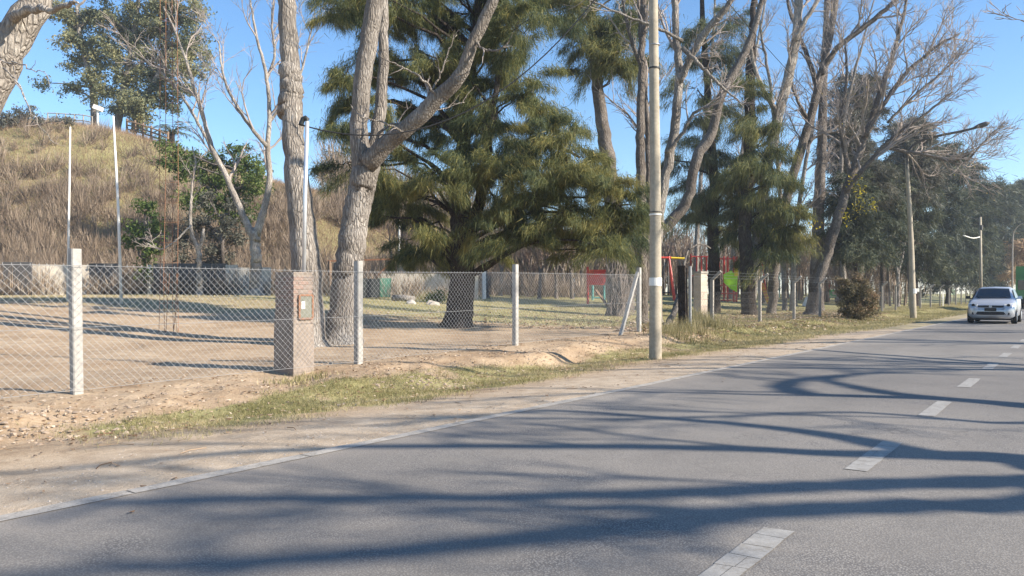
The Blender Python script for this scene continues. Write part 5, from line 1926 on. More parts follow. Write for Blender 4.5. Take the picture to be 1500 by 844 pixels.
# meter box in the road face
zb = EYE + (HOR - 450) / F * Zc
mc = corner + SU * .235
fr = MB()
hw, hh = .135, .195
for a, b in (((-hw, -hh), (hw, -hh)), ((hw, -hh), (hw, hh)), ((hw, hh), (-hw, hh)), ((-hw, hh), (-hw, -hh))):
    fr.beam(mc + SU * a[0] + [0, 0, zb + a[1]] - TU * .022, mc + SU * b[0] + [0, 0, zb + b[1]] - TU * .022, .022, .03)
box = fr.build('meter_box', M['rust'], pil)
mb = MB()
mb.box(mc + [0, 0, zb] - TU * .020, (2 * hw - .02, .006, 2 * hh - .02), RZ)
mb.build('glass_door', plain('meter_glass', (0.20, 0.20, 0.16), .25, .3, 4, 0), box)
mb = MB()
mb.box(mc - SU * .06 + [0, 0, zb + .03] - TU * .026, (.07, .006, .12), RZ)
mb.build('meter_plate', M['white_paint'], box)

# service mast on the pillar
mast_b = P3(445, 398, Zc + .35)
mast_b[2] = 0
mt = P3(450, 178, mast_b[1])
mast = thing('service_mast', 'thin galvanised service mast with bent weather head on top of the brick pillar', 'mast', mast_b + [0, 0, ztop + .01])
mb = MB()
mb.tube([mast_b + [0, 0, ztop - .1], mast_b + [.02, 0, (ztop + mt[2]) / 2], [mt[0], mt[1], mt[2]]], .034, 10)
mb.build('pipe', M['galv_pipe'], mast, smooth=True)
mb = MB()
a = np.array(mt)
hd = [a + [0, 0, -.02], a + [0, 0, .03], a + [-.03, 0, .06], a + [-.07, 0, .04], a + [-.10, 0, -.03], a + [-.11, 0, -.07]]
mb.tube(hd, [.042, .045, .045, .043, .04, .045], 9)
mb.build('weather_head', M['dark_plastic'], mast, smooth=True)

# --- bent-arm fence beyond ------------------------------------------------------------------------
TB = 10.6
pxs = [1043, 1113, 1163, 1201, 1292, 1312, 1333, 1348, 1363, 1377, 1390, 1400, 1408, 1415, 1421, 1426]
ss = [s_at(p, TB) for p in pxs]
# one post stands hidden behind the bush
ss = sorted(ss + [(ss[3] + ss[4]) / 2])
fb = thing('bent_arm_fence', 'old wire fence on grey posts with arms bent towards the road, beside the playground', 'fence', on_t(1113, TB))
tops = []
for s in ss:
    p = along(s, TB)
    z = gz(p[0], p[1])
    mb = MB()
    k = .055 if s < 60 else .06
    mb.beam(p + [0, 0, z - .2], p + [0, 0, z + 1.72], k * 2, k * 2)
    mb.beam(p + [0, 0, z + 1.68], p + [0, 0, z + 1.98] - TU * .33, k * 1.6, k * 1.6)
    mb.build('post', M['concrete_old'], fb)
    tops.append(z)
s_start = s_at(1008, TB)
allS = np.array([s_start] + ss)
allZ = np.array([gz(*along(s_start, TB)[:2])] + tops)
for h, out in ((.25, 0), (.5, 0), (.75, 0), (1.0, 0), (1.25, 0), (1.5, 0), (1.76, .07), (1.86, .18), (1.96, .30)):
    mb = MB()
    P = []
    for a in range(len(allS) - 1):
        for q in (0, .5):
            sv = allS[a] * (1 - q) + allS[a + 1] * q
            zv = allZ[a] * (1 - q) + allZ[a + 1] * q - (.02 if q else 0)
            P.append(along(sv, TB - .07 - out, zv + h))
    P.append(along(allS[-1], TB - .07 - out, allZ[-1] + h))
    mb.tube(P, .0035, 3)
    mb.build('wire_strand', M['dark_panel'] if h < 1.7 else M['galv'], fb)
# netting of the lower half
net = MB()
cs = .15
for fam in (0, 1):
    n = int((min(allS[-1], 60) - allS[0]) / cs)
    for i in range(-8, n + 8):
        k = np.array([0, 8])
        sv = allS[0] + (i + (k if fam == 0 else -k)) * cs
        if sv.min() < allS[0] or sv.max() > 60:
            continue
        zz = np.interp(sv, allS, allZ) + .05 + k * cs
        net.tube([along(sv[0], TB - .06, zz[0]), along(sv[1], TB - .06, zz[1])], .002, 3, cap=False)
net.build('netting', M['dark_panel'], fb, kind='stuff')

# dark gate post with its pale strip, old whitewashed brick post
p = hit(1008, 485)
g = thing('gate_post', 'dark timber gate post with a pale steel strip, just right of the near pole', 'post', p)
mb = MB()
mb.beam(p + [-.12, .1, -.2], p + [-.15, .1, 2.0], .24, .2)
mb.build('timber', M['bark_dark'], g)
mb = MB()
mb.beam(p + [.06, 0, -.2], p + [.06, 0, 1.98], .07)
mb.build('steel_strip', M['galv'], g)
p = hit(1029, 465)
g = thing('old_brick_post', 'old whitewashed brick post with flaking base beside the climbing frame', 'post', p)
k = p[1] / F
M['old_white'] = plain('flaking_whitewash', (0.50, 0.41, 0.33), 0.92, 0.35, 2.5, 0.6)
mb = MB()
mb.box(p + [-.10, 0, 1.02], (.46, .5, 2.35), RZ - .35, taper=.96)
core = mb.build('shaft', M['old_white'], g)
mb = MB()
mb.box(p + [-.10, 0, 2.22], (.52, .56, .10), RZ - .35)
mb.build('cap', M['concrete_old'], g)

# inner row of pale posts at the foot of the hill
for px, py, h, wh in ((49, 432, 45, 'left of the thin upright flagpole'), (155, 430, 43, 'just left of the slanted flagpole'), (219, 432, 44, 'between the slanted flagpole and the rusty lattice mast'), (709, 438, 40, 'right of the big casuarina trunk'),
                      (839, 434, 26, 'left of the red board')):
    p = hit(px, py, 30)
    k = p[1] / F
    mb = MB()
    mb.box(p + [0, 0, h * k / 2 - .05], (5.2 * k, 5.2 * k, h * k + .1), .3, taper=.9)
    o = mb.build('concrete_post', M['white_paint'], origin=p)
    tag(o, 'short whitish post ' + wh, 'post', 'whitish posts at the back of the yard')

# white wall and dark sheeting at the foot of the hill
def wall_run(px0, px1, y0, y1, Z, m, name, label, cat, thick=.18, turn=0.0):
    a = P3(px0, 430, Z)
    b = P3(px1, 430, Z)
    k = Z / F
    za = min(gz(a[0], a[1]), gz(b[0], b[1]))
    h0 = EYE + (HOR - y0) * k
    mb = MB()
    c = (a + b) / 2
    mb.box([c[0], c[1], (h0 + za - .3) / 2], ((b[0] - a[0]) / math.cos(turn), thick, h0 - za + .3), turn)
    o = mb.build(name, m, origin=[c[0], c[1], za])
    tag(o, label, cat)
    return o


wall_run(56, 131, 388, 426, 46.8, M['whitewash'], 'garden_wall', 'stained low white wall behind the first fence post', 'wall', turn=.35)
wall_run(5, 47, 384, 430, 45.6, M['dark_panel'], 'dark_sheeting', 'dark sheet panel left of the stained white wall', 'panel', .08)
wall_run(131, 178, 386, 430, 46.2, M['dark_panel'], 'dark_sheeting', 'dark sheet panel between the white wall and the slanted flagpole', 'panel', .08)
wall_run(225, 332, 386, 430, 46.0, M['dark_panel'], 'dark_sheeting', 'long dark sheet panel behind the rusty lattice mast', 'panel', .08)
for px0, px1, wh in ((332, 347, 'first pale board of the back fence, just right of the dark sheeting'), (350, 364, 'second pale board of the back fence, left of the forked pale tree'), (384, 396, 'pale board of the back fence right of the forked pale tree')):
    wall_run(px0, px1, 388 if px0 < 340 else 392, 428, 45.5, M['whitewash'], 'fence_board', wh, 'board', .1, turn=.5)
wall_run(560, 700, 401, 430, 47.2, M['whitewash'], 'garden_wall', 'low white wall seen behind the goal frame and the big casuarina', 'wall', turn=.12)
xw = P3(780, 378, 128)
mb = MB()
mb.box([P3(790, 0, 128)[0], 128, 3.6], (24, 6, 5.4))
o = mb.build('park_building', M['whitewash'], origin=[P3(790, 0, 128)[0], 128, 1])
tag(o, 'long pale building glimpsed through the grove far behind', 'building')

# --- flagpoles, rusty lattice ------------------------------------------------------------------------
p = hit(99, 441)
k = p[1] / F
mb = MB()
mb.tube([p - [0, 0, .2], P3(101, 310, p[1]), P3(103, 186, p[1])], [2.0 * k, 1.5 * k, 1.1 * k], 8)
o = mb.build('flagpole', M['white_paint'], smooth=True, origin=p)
tag(o, 'thin upright white flagpole just left of the nearest concrete post', 'flagpole', 'flagpoles on the lawn')
p = hit(178, 446)
k = p[1] / F
mb = MB()
mb.tube([p - [0, 0, .2], P3(173, 300, p[1]), P3(166, 170, p[1])], [2.3 * k, 1.9 * k, 1.3 * k], 8)
o = mb.build('flagpole', M['white_paint'], smooth=True, origin=p)
tag(o, 'taller slanted white flagpole right of the nearest concrete post', 'flagpole', 'flagpoles on the lawn')

p = hit(247, 487)
rc = thing('lattice_mast', 'very slender rusty lattice mast of reinforcing bars rising out of the picture', 'mast', p)
rb = .19
HT = 12.5
cs4 = [(-rb, -rb * .7), (rb, -rb * .9), (rb * .9, rb), (-rb * .9, rb * .9)]
for i, (a, b) in enumerate(cs4):
    mb = MB()
    mb.tube([p + [a * 1.1, b, -.2], p + [a + rs.normal(0, .03), b, 1.5], p + [a, b + .02, 4], p + [a * .9, b, 8], p + [a * .85, b, HT]], .0075, 5)
    mb.build('bar', M['rust'], rc)
z = .25
mb = MB()
while z < HT:
    q = [p + [a * (1 - z * .012), b, z + rs.normal(0, .012)] for a, b in cs4]
    for i in range(4):
        mb.tube([q[i], q[(i + 1) % 4]], .004, 3)
    z += .55
mb.build('stirrups', M['rust'], rc, kind='stuff')
for i in range(5):
    mb = MB()
    a = rs.uniform(-.2, .25)
    mb.tube([p + [a, rs.uniform(-.2, .2), -.1], p + [a + rs.normal(0, .05), 0, .7], p + [a + rs.normal(0, .08), .05, 1.6]], .006, 4)
    mb.build('starter_bar', M['rust'], rc)

# --- utility poles -----------------------------------------------------------------------------------
TP = 6.9
M['pole_conc'] = plain('pole_concrete', (0.36, 0.315, 0.24), 0.88, 0.32, 2.6, 0.35)
p = hit(960, 526)
p1 = p.copy()
pole = thing('utility_pole', 'tall round concrete utility pole standing nearest on the road margin', 'utility pole', p)
mb = MB()
ptop = p + [-.06, 0, 9.3]
pth, _ = smooth_path([p - [0, 0, .3], p + [0, 0, 3], p + [-.03, 0, 6], ptop], 20, 0)
mb.tube(pth, np.linspace(.128, .078, 20), 20)
mb.build('shaft', M['pole_conc'], pole, smooth=True)
for h, r, hh, mm in ((2.92, .123, .012, 'cable'), (2.86, .123, .03, 'white_paint'), (6.25, .105, .015, 'galv'), (5.78, .108, .03, 'cable')):
    mb = MB()
    mb.tube([p + [-.02 if h > 5 else 0, 0, h], p + [-.02 if h > 5 else 0, 0, h + hh]], r + .002 if h > 5 else r + .001, 20)
    mb.build('band', M[mm], pole, smooth=False)
mb = MB()
mb.tube([p + [0, 0, 1.46], p + [0, 0, 1.62]], .1275, 20)
o = mb.build('paint_band', M['white_paint'], pole)
mb = MB()
mb.beam(ptop + [-.6, -.3, -.4], ptop + [.6, .3, -.4], .09)
mb.build('crossarm', M['wood'], pole)

# leaning lamp pole
p = hit(1338, 467)
k = p[1] / F
lp = thing('lamp_pole', 'leaning round pole with a long curved street lamp arm over the road', 'street lamp', p)
top = P3(1328, 232, p[1])
mb = MB()
pth, _ = smooth_path([p - [0, 0, .3], (p * .5 + top * .5) + [.05, 0, 0], top], 14, 0)
mb.tube(pth, np.linspace(.17, .09, 14), 12)
mb.build('shaft', M['pole_conc'], lp, smooth=True)
pth, _ = smooth_path([P3(1329, 262, p[1]), P3(1330, 225, p[1] - .1), P3(1345, 208, p[1] - .4), P3(1375, 199, p[1] - 1.0), P3(1410, 192, p[1] - 1.8), P3(1430, 187, p[1] - 2.2)], 18, 0)
mb = MB()
mb.tube(pth, .065, 7)
mb.build('arm', M['dark_panel'], lp, smooth=True)
mb = MB()
a = P3(1428, 187, p[1] - 2.2)
b = P3(1449, 180, p[1] - 2.6)
mb.tube([a, a * .6 + b * .4, a * .2 + b * .8, b], [.06, .13, .13, .05], 8)
mb.build('lamp_head', M['dark_panel'], lp, smooth=True)
mb = MB()
mb.tube([p + [0, 0, 1.35], p + [0, 0, 1.6]], .168, 12)
mb.build('paint_band', M['white_paint'], lp)

p3 = on_t(1437, 7.3)
up = thing('utility_pole', 'thin pale utility pole with a short side arm beyond the leaning lamp pole', 'utility pole', p3)
top3 = P3(1436, 318, p3[1])
mb = MB()
mb.tube([p3 - [0, 0, .3], top3], [.15, .10], 10)
mb.build('shaft', M['pole_conc'], up, smooth=True)
mb = MB()
q, _ = smooth_path([P3(1436, 347, p3[1]), P3(1425, 349, p3[1] - .5), P3(1411, 345, p3[1] - 1)], 8)
mb.tube(q, .05, 6)
mb.build('arm', M['white_paint'], up, smooth=True)
mb = MB()
mb.tube([P3(1437, 330, p3[1]), P3(1437, 337, p3[1])], .16, 8)
mb.build('insulator', M['dark_panel'], up)

p4 = on_t(1483, 7.6)
l4 = thing('street_lamp', 'far street lamp with rounded bracket seen over the silver car', 'street lamp', p4)
mb = MB()
Z = p4[1]
q, _ = smooth_path([p4 - [0, 0, .3], P3(1483, 380, Z), P3(1484, 345, Z), P3(1488, 335, Z - .5), P3(1496, 328, Z - 1.2), P3(1506, 325, Z - 2.2)], 24)
mb.tube(q, np.linspace(.13, .06, 24), 8)
mb.build('shaft', M['concrete_old'], l4, smooth=True)
mb = MB()
a, b = P3(1504, 325, Z - 2.2), P3(1514, 324, Z - 3)
mb.tube([a, (a + b) / 2, b], [.08, .17, .07], 8)
mb.build('lamp_head', M['dark_panel'], l4, smooth=True)


def wire(a, b, sag, label, r=.010, mid=None):
    a, b = np.array(a, float), np.array(b, float)
    u = np.linspace(0, 1, 22)[:, None]
    P = a * (1 - u) + b * u - np.array([0, 0, 1.0]) * (4 * sag * u * (1 - u))
    mb = MB()
    mb.tube(P, r, 4)
    o = mb.build('overhead_wire', M['cable'], origin=a)
    tag(o, label, 'cable', 'overhead wires')
    return o


wire(mt + np.array([-.1, 0, -.06]), ptop + [-.05, 0, -.55], 1.55, 'black service cable sagging from the mast on the brick pillar to the near pole', .012)
wire(ptop + [.1, 0, -.45], top + [0, 0, -.35], .9, 'overhead wire running from the near pole to the leaning lamp pole', .010)
wire(top + [0, 0, -.3], top3 + [0, 0, -.2], .7, 'overhead wire running from the leaning lamp pole to the third pole', .012)

# --- hill-top lamp and railing --------------------------------------------------------------------
Z = 76
hl = np.array([P3(143, 0, Z)[0], Z, gz(P3(143, 0, Z)[0], Z)])
k = Z / F
st = thing('floodlight_post', 'white floodlight on a short white post on the hill crest', 'lamp', hl)
hd = P3(143, 160, Z)
mb = MB()
mb.tube([hl - [0, 0, .4], hd], .11, 8)
mb.build('post', M['white_paint'], st)
mb = MB()
mb.box(hd + [.05, 0, .1], (.85, .5, .42), .2, tilt=[[.94, 0, .34], [0, 1, 0], [-.34, 0, .94]])
mb.build('lamp_head', M['white_paint'], st)
ra = P3(186, 196, 77)
rbb = P3(246, 208, 75)
rl = thing('timber_railing', 'dark timber railing of several rails along the hill crest left of the palm', 'railing', [ra[0], ra[1], gz(ra[0], ra[1])])
za, zb2 = gz(ra[0], ra[1]), gz(rbb[0], rbb[1])
for q in np.linspace(0, 1, 6):
    c = ra * (1 - q) + rbb * q
    zz = gz(c[0], c[1])
    mb = MB()
    mb.beam([c[0], c[1], zz - .3], [c[0], c[1], zz + 1.6], .16)
    mb.build('post', M['wood'], rl)
for h in (.55, .95, 1.35):
    mb = MB()
    pts = []
    for q in np.linspace(0, 1, 6):
        c = ra * (1 - q) + rbb * q
        pts.append([c[0], c[1] - .1, gz(c[0], c[1]) + h])
    mb.tube(pts, .075, 4)
    mb.build('rail', M['wood'], rl)
rc2 = P3(70, 178, 77)
rd2 = P3(135, 185, 77)
rl = thing('pipe_railing', 'pale pipe railing along the hill crest left of the floodlight', 'railing', [rc2[0], rc2[1], gz(rc2[0], rc2[1])])
for q in np.linspace(0, 1, 6):
    c = rc2 * (1 - q) + rd2 * q
    zz = gz(c[0], c[1])
    mb = MB()
    mb.beam([c[0], c[1], zz - .3], [c[0], c[1], zz + 1.2], .09)
    mb.build('post', M['concrete_old'], rl)
for h in (.6, 1.15):
    mb = MB()
    mb.tube([[c[0], c[1], gz(c[0], c[1]) + h] for c in [rc2 * (1 - q) + rd2 * q for q in np.linspace(0, 1, 6)]], .05, 4)
    mb.build('rail', M['concrete_old'], rl)

# --- goal frame, bins, stones behind the forked tree -----------------------------------------------
def ppx(px, py, Z, dy=0.0):
    return P3(px, py, Z) + np.array([0, dy, 0])


pg = hit(584, 433, 25)
Z = pg[1]
gf = thing('goal_posts', 'rusty goal-like crossbar frame with raking props behind the second new fence post', 'frame', pg)
for nm, a, b, w, m in (('upright', (584.5, 436), (584.5, 378), 4.0, 'concrete_old'), ('thin_pole', (584.5, 380), (585, 322), 2.0, 'white_paint'), ('dark_upright', (579, 436), (579, 383), 4.2, 'wood'), ('crossbar', (480, 382.5), (582, 379.5), 2.4, 'rust'), ('brace', (575, 383), (551, 405), 2.6, 'rust'), ('prop', (587, 391), (613, 440), 2.2, 'concrete_old'), ('far_upright', (483, 436), (483, 382), 4, 'wood')):
    mb = MB()
    mb.beam(ppx(*a, Z), ppx(*b, Z), w * Z / F, w * Z / F)
    o = mb.build(nm, M[m], gf)
pb = hit(563, 436, 28)
k = pb[1] / F


def wheelie(p, k, w, h, m, label):
    r = thing('wheeled_bin', label, 'bin', p, 'bins behind the yard')
    mb = MB()
    mb.box(p + [0, 0, h * k * .46], (w * k, w * k, h * k * .84), .4, taper=1.12)
    mb.build('body', m, r)
    mb = MB()
    mb.box(p + [0, 0, h * k * .93], (w * k * 1.18, w * k * 1.18, h * k * .08), .4)
    mb.build('lid', m, r)
    for sx in (-.35, .35):
        mb = MB()
        q = p + [sx * w * k, w * k * .5, .12]
        mb.tube([q - [.04, 0, 0], q + [.04, 0, 0]], .12, 10)
        mb.build('wheel', M['dark_plastic'], r)


wheelie(pb, k, 15, 29, M['bin_green'], 'green wheeled bin beside the rusty crossbar frame')
wheelie(hit(544, 437, 28), k, 17, 28, M['dark_plastic'], 'black bin left of the green wheeled bin')
wheelie(hit(525, 437, 28), k, 17, 28, M['dark_plastic'], 'black bin peeping out left of the second new fence post')
mb = MB()
q = hit(618, 446, 25)
for i in range(5):
    a = q + [rs.normal(0, .5), rs.normal(0, .3), 0]
    rocks(mb, np.array([a[0]]), np.array([a[1]]), np.array([rs.uniform(.12, .26)]), 1.0, .2, .7)
o = mb.build('rubble_heap', M['stone'], origin=q, kind='stuff')
tag(o, 'small heap of pale rubble at the foot of the raking prop', 'rubble')
mb = MB()
a, b = hit(575, 441, 25), hit(607, 443, 25)
mb.tube([a + [0, 0, .15], (a + b) / 2 + [0, 0, .2], b + [0, 0, .15]], .16, 9, rough=.1, rng=rs)
o = mb.build('fallen_log', M['bark_grey'], origin=a, smooth=True)
tag(o, 'grey log lying on the lawn under the rusty crossbar frame', 'log')
for px, py, w, h, lab in ((637, 444, 26, 18, 'low green shrub between the rubble and the big casuarina'), (18, 432, 20, 14, 'dark low shrub at the foot of the dark sheet panel')):
    q = hit(px, py, 25)
    leafy_tree(lab, q, q[1], [([(px, py), (px, py - 4), (px, py - 8)], [1.5, 1, .6])], [(px - 6, py - 7, w / 3, h / 2.6), (px + 5, py - 9, w / 3, h / 2.4), (px, py - 5, w / 2.4, h / 3)], 'leaf_bright', .07, 900, int(px), name='low_shrub', cat='shrub', tone=-.1)

# --- red board ---------------------------------------------------------------------------------------
p = hit(861, 446, 25)
Z = p[1]
k = Z / F
rb_ = thing('red_board', 'red notice board on a red post in front of the grove', 'board', p)
mb = MB()
mb.beam(p - [0, 0, .2], P3(861, 391, Z), 2.6 * k)
mb.build('post', M['red_paint'], rb_)
mb = MB()
mb.beam(hit(894, 446, 25) * [1, 0, 1] + [0, Z, -.2], P3(894, 395, Z), 2.6 * k)
mb.build('post', M['red_paint'], rb_)
mb = MB()
mb.box(P3(877.5, 407, Z), (31 * k, .06, 21 * k))
mb.build('panel', M['red_paint'], rb_)
mb = MB()
mb.beam(P3(861, 396, Z - .06), P3(894, 396, Z - .06), 1.6 * k)
mb.build('top_rail', M['red_paint'], rb_)
p = hit(900, 463, 20)
mb = MB()
mb.beam(p + [0, 0, .05], P3(873, 425, p[1] + 1.5), .13, .05)
o = mb.build('leaning_plank', M['wood'], origin=p)
tag(o, 'dark plank leaning towards the stout creeper-clad trunk below the red board', 'plank')
p = hit(870, 440, 25)
mb = MB()
for px in (868, 885):
    mb.beam(P3(px, 440, p[1]), P3(px, 418, p[1]), 2.2 * p[1] / F)
mb.beam(P3(866, 436, p[1]), P3(887, 436, p[1]), 2 * p[1] / F)
o = mb.build('teal_stand', M['teal_paint'], origin=p)
tag(o, 'small teal metal stand behind the red board', 'stand')

# --- playground -----------------------------------------------------------------------------------------
def bars(root, items, Z):
    for nm, a, b, w, m in items:
        mb = MB()
        za = Z + (a[2] if len(a) > 2 else 0)
        zb = Z + (b[2] if len(b) > 2 else 0)
        mb.tube([P3(a[0], a[1], za), P3(b[0], b[1], zb)], w / 2 * Z / F, 7)
        mb.build(nm, M[m], root)


p = hit(989, 444, 30)
Z = p[1]
sw = thing('red_swing_frame', 'red A-shaped swing frame with yellow crossbar, just right of the near pole', 'swing', p)
bars(sw, [('leg', (980, 376), (990, 445, -.8), 2.4, 'red_paint'), ('leg', (979, 376), (987, 440, .9), 2.4, 'red_paint'), ('leg', (912, 376), (922, 445, -.8), 2.4, 'red_paint'), ('leg', (911, 376), (903, 440, .9), 2.4, 'red_paint'),
          ('crossbar', (911, 377.5), (983, 377.5), 3.0, 'red_paint'), ('crossbar', (983, 377.8), (1003, 378.8), 3.0, 'yellow_paint'), ('chain', (973, 378), (973, 428), .7, 'galv'), ('chain', (979.5, 378), (979.5, 428), .7, 'galv'), ('seat', (971, 429), (981.5, 429), 2.2, 'dark_plastic')], Z)
p = hit(1065, 444, 30)
Z = p[1] + 3
ct = thing('climbing_frame', 'red barred climbing frame tower with lime green slide panel', 'climbing frame', p)
it = []
for px in (1012, 1020.5, 1027.5, 1035, 1041):
    it.append(('bar', (px, 375), (px, 404), 2.4, 'red_paint'))
for px, dz in ((1053, 0), (1060.5, .8), (1066, 0), (1075, 0), (1079, .8)):
    it.append(('upright', (px, 376, dz), (px, 446, dz), 3.0, 'red_paint'))
for px, dz in ((1012, 0), (1041, 0)):
    it.append(('upright', (px, 372, dz), (px, 446, dz), 2.4, 'red_paint'))
for a, b, y in ((1012, 1041, 376), (1012, 1041, 404), (1053, 1079, 379), (1053, 1079, 418), (1055, 1079, 430), (1055, 1079, 440), (1041, 1053, 404)):
    it.append(('rail', (a, y), (b, y), 2.0, 'red_paint'))
bars(ct, it, Z)
mb = MB()
poly = [(1060, 402), (1071, 396.5), (1080.5, 404.5), (1079.5, 428), (1070, 423), (1060.5, 414)]
v = [P3(a, b, Z - 1.2) for a, b in poly] + [P3(a, b, Z - 1.2) + np.array([0, .08, 0]) for a, b in poly]
mb.add(v, [[0, 5, 4, 3], [0, 3, 2, 1], [6, 9, 10, 11], [6, 7, 8, 9]])
mb.add_more([[k, (k + 1) % 6, 6 + (k + 1) % 6, 6 + k] for k in range(6)])
mb.build('slide_panel', M['green_paint'], ct)
mb = MB()
mb.box(P3(1078.5, 398, Z - 1.3), (5.5 * Z / F, .1, 13 * Z / F))
mb.build('yellow_panel', M['yellow_paint'], ct)

p = hit(1120, 446, 30)
Z = p[1]
sl = thing('toddler_slide', 'small yellow and orange slide with red legs in the playground', 'slide', p)
bars(sl, [('leg', (1106, 384), (1106, 445), 1.6, 'red_paint'), ('leg', (1116, 384), (1125, 445), 1.8, 'red_paint'), ('handrail', (1104, 382), (1118, 382), 1.2, 'yellow_paint')], Z)
mb = MB()
mb.box(P3(1106.5, 424.5, Z - .3), (5.5 * Z / F, .12, 14 * Z / F), taper=.75)
mb.build('side_panel', M['yellow_paint'], sl)
mb = MB()
mb.beam(P3(1116, 415, Z - .4), P3(1126, 444, Z - 2.2), 5 * Z / F, .08)
mb.build('chute', M['orange_paint'], sl)
for i in range(6):
    mb = MB()
    a, b = 1116.5 + i * 1.7, 418 + i * 4.6
    mb.beam(P3(a - 2.6, b + .5, Z - .6 - .3 * i), P3(a + 2.6, b - .5, Z - .6 - .3 * i), 1.2 * Z / F)
    mb.build('rung', M['yellow_paint'], sl)

p = hit(1145, 436, 30)
Z = p[1]
ts = thing('teal_swing_frame', 'teal swing set with splayed legs behind the bent-arm fence', 'swing', p)
bars(ts, [('leg', (1139, 384), (1133, 438, .8), 1.8, 'teal_paint'), ('leg', (1140, 384), (1142, 438, -.8), 1.8, 'teal_paint'), ('leg', (1190, 384), (1184, 438, .8), 1.8, 'teal_paint'), ('leg', (1148, 402), (1156, 435, -.8), 2.2, 'teal_paint'), ('crossbar', (1139, 385), (1191, 385), 2, 'teal_paint'),
          ('chain', (1174, 386), (1174, 428), .8, 'galv'), ('chain', (1179, 386), (1179, 428), .8, 'galv')], Z)
p = hit(1181, 449, 25)
mb = MB()
mb.beam(p + [-.15, 0, .02], P3(1184, 435.5, p[1]), 6.5 * p[1] / F, .12)
o = mb.build('white_slab', M['white_paint'], origin=p)
tag(o, 'tilted white slab lying against a tuft below the teal swing', 'slab')

p = hit(1208, 444, 25)
Z = max(p[1], hit(1218, 443, 20)[1]) + 4
p = np.array([(1208 - 750) / F * Z, Z, gz((1208 - 750) / F * Z, Z)])
k = Z / F
hu = thing('play_hut', 'small red-brown play hut with pitched roof behind the green sign', 'hut', p)
mb = MB()
base = P3(1207, 445, Z)
mb.box([base[0], base[1], base[2] + 14 * k], (11 * k, 1.2, 30 * k))
v = []
mb.build('wall', plain('red_brown_boards', (0.42, 0.13, 0.07), .8, .2, 4, .2), hu)
for sgn in (-1, 1):
    mb = MB()
    r0 = base + [0, 0, 38 * k]
    e = base + [sgn * 8 * k, 0, 26 * k]
    mb.beam(r0 - [0, 0, 0], e, 1.5, .06)
    mb.build('roof', M['rust'], hu)
mb = MB()
mb.box([base[0], base[1] - .61, base[2] + 10 * k], (4 * k, .03, 18 * k))
mb.build('door', M['dark_panel'], hu)


def sign(px, py, w, h, yb, label, text=None, Z=None, name='green_sign'):
    p = hit(px, yb, 20) if Z is None else None
    Z = p[1]
    k = Z / F
    r = thing(name, label, 'sign', p)
    for q in (-.32, .32):
        mb = MB()
        mb.beam(P3(px + q * w, yb + 1.5, Z), P3(px + q * w, py - h * .4, Z), 1.0 * k)
        mb.build('post', M['dark_panel'], r)
    mb = MB()
    mb.box(P3(px, py, Z - .06), (w * k, .03, h * k), .06)
    face = mb.build('face', M['sign_green'] if w > 9 else plain('pale_green', (.45, .70, .50), .5, .1, 3, 0), r)
    if text:
        for j, (a, b, ww, hh) in enumerate(text):
            mb = MB()
            mb.box(P3(px + a, py + b, Z - .09), (ww * k, .012, hh * k), .06)
            mb.build('printed_block', M['white_paint'], face)
    return r


sign(1218.5, 430.5, 16, 12.5, 443, 'green sign board with pale print between the last slanted post and the bush', [(4, -1, 6, 4.5), (-3.5, 2.6, 5, 1.1), (1, 4.4, 9, .9)])
sign(1395, 428, 7.5, 7, 442, 'small pale green sign on the verge left of the silver car', [(0, 0, 5.5, .8), (0, 1.8, 4.5, .8)])
for px, py, w, h, lab in ((1403, 422.5, 3.6, 3.6, 'tiny white plate on a fence post close to the silver car'), (1345, 425, 3.0, 5.0, 'small white plate right of the leaning lamp pole'), (1381.5, 433, 2.0, 8, 'tiny white marker on the verge left of the pale green sign')):
    q = on_t(px, TB - .12)
    mb = MB()
    mb.box(P3(px, py, q[1]), (w * q[1] / F, .03, h * q[1] / F))
    if w < 2.5:
        mb.box([q[0], q[1], (q[2] + P3(px, py, q[1])[2]) / 2], (.08, .02, abs(q[2] - P3(px, py, q[1])[2])))
    o = mb.build('white_plate', M['white_paint'], origin=[q[0], q[1], q[2]])
    tag(o, lab, 'plate')
p = hit(1301, 436, 25)
k = p[1] / F
mb = MB()
mb.tube([p - [0, 0, .2], P3(1301, 404, p[1])], 2.7 * k, 10)
o = mb.build('yellow_column', plain('ochre_paint', (.62, .38, .06), .7, .2, 3, .1), origin=p)
tag(o, 'ochre yellow column between the evergreens behind the bent-arm fence', 'column')
p = hit(1284, 434, 25)
mb = MB()
mb.tube([p - [0, 0, .2], P3(1283, 398, p[1])], 1.5 * p[1] / F, 8)
o = mb.build('green_column', M['teal_paint'], origin=p)
tag(o, 'green-white painted thin column right behind the bush', 'column')
p = hit(1214, 438, 30)
mb = MB()
mb.tube([p - [0, 0, .2], P3(1214, 406, p[1])], 1.7 * p[1] / F, 8)
o = mb.build('white_column', M['white_paint'], origin=p)
tag(o, 'thin white column rising behind the green sign', 'column')

# ================================================================== VEHICLES
M['car_paint'] = plain('silver_paint', (0.50, 0.52, 0.55), 0.28, 0.03, 2, 0, metal=0.45, spec=.6)
M['car_glass'] = plain('car_glass', (0.025, 0.03, 0.035), 0.08, 0.05, 2, 0, spec=.8)
M['tyre'] = plain('tyre', (0.018, 0.018, 0.018), .85, .2, 12, .1)
M['rim'] = plain('rim', (.45, .46, .48), .35, .1, 8, 0, metal=.6)
M['lens'] = plain('lamp_lens', (.75, .78, .80), .12, .05, 4, 0, spec=.9)
M['black_trim'] = plain('black_trim', (.015, .015, .017), .5, .1, 4, 0)


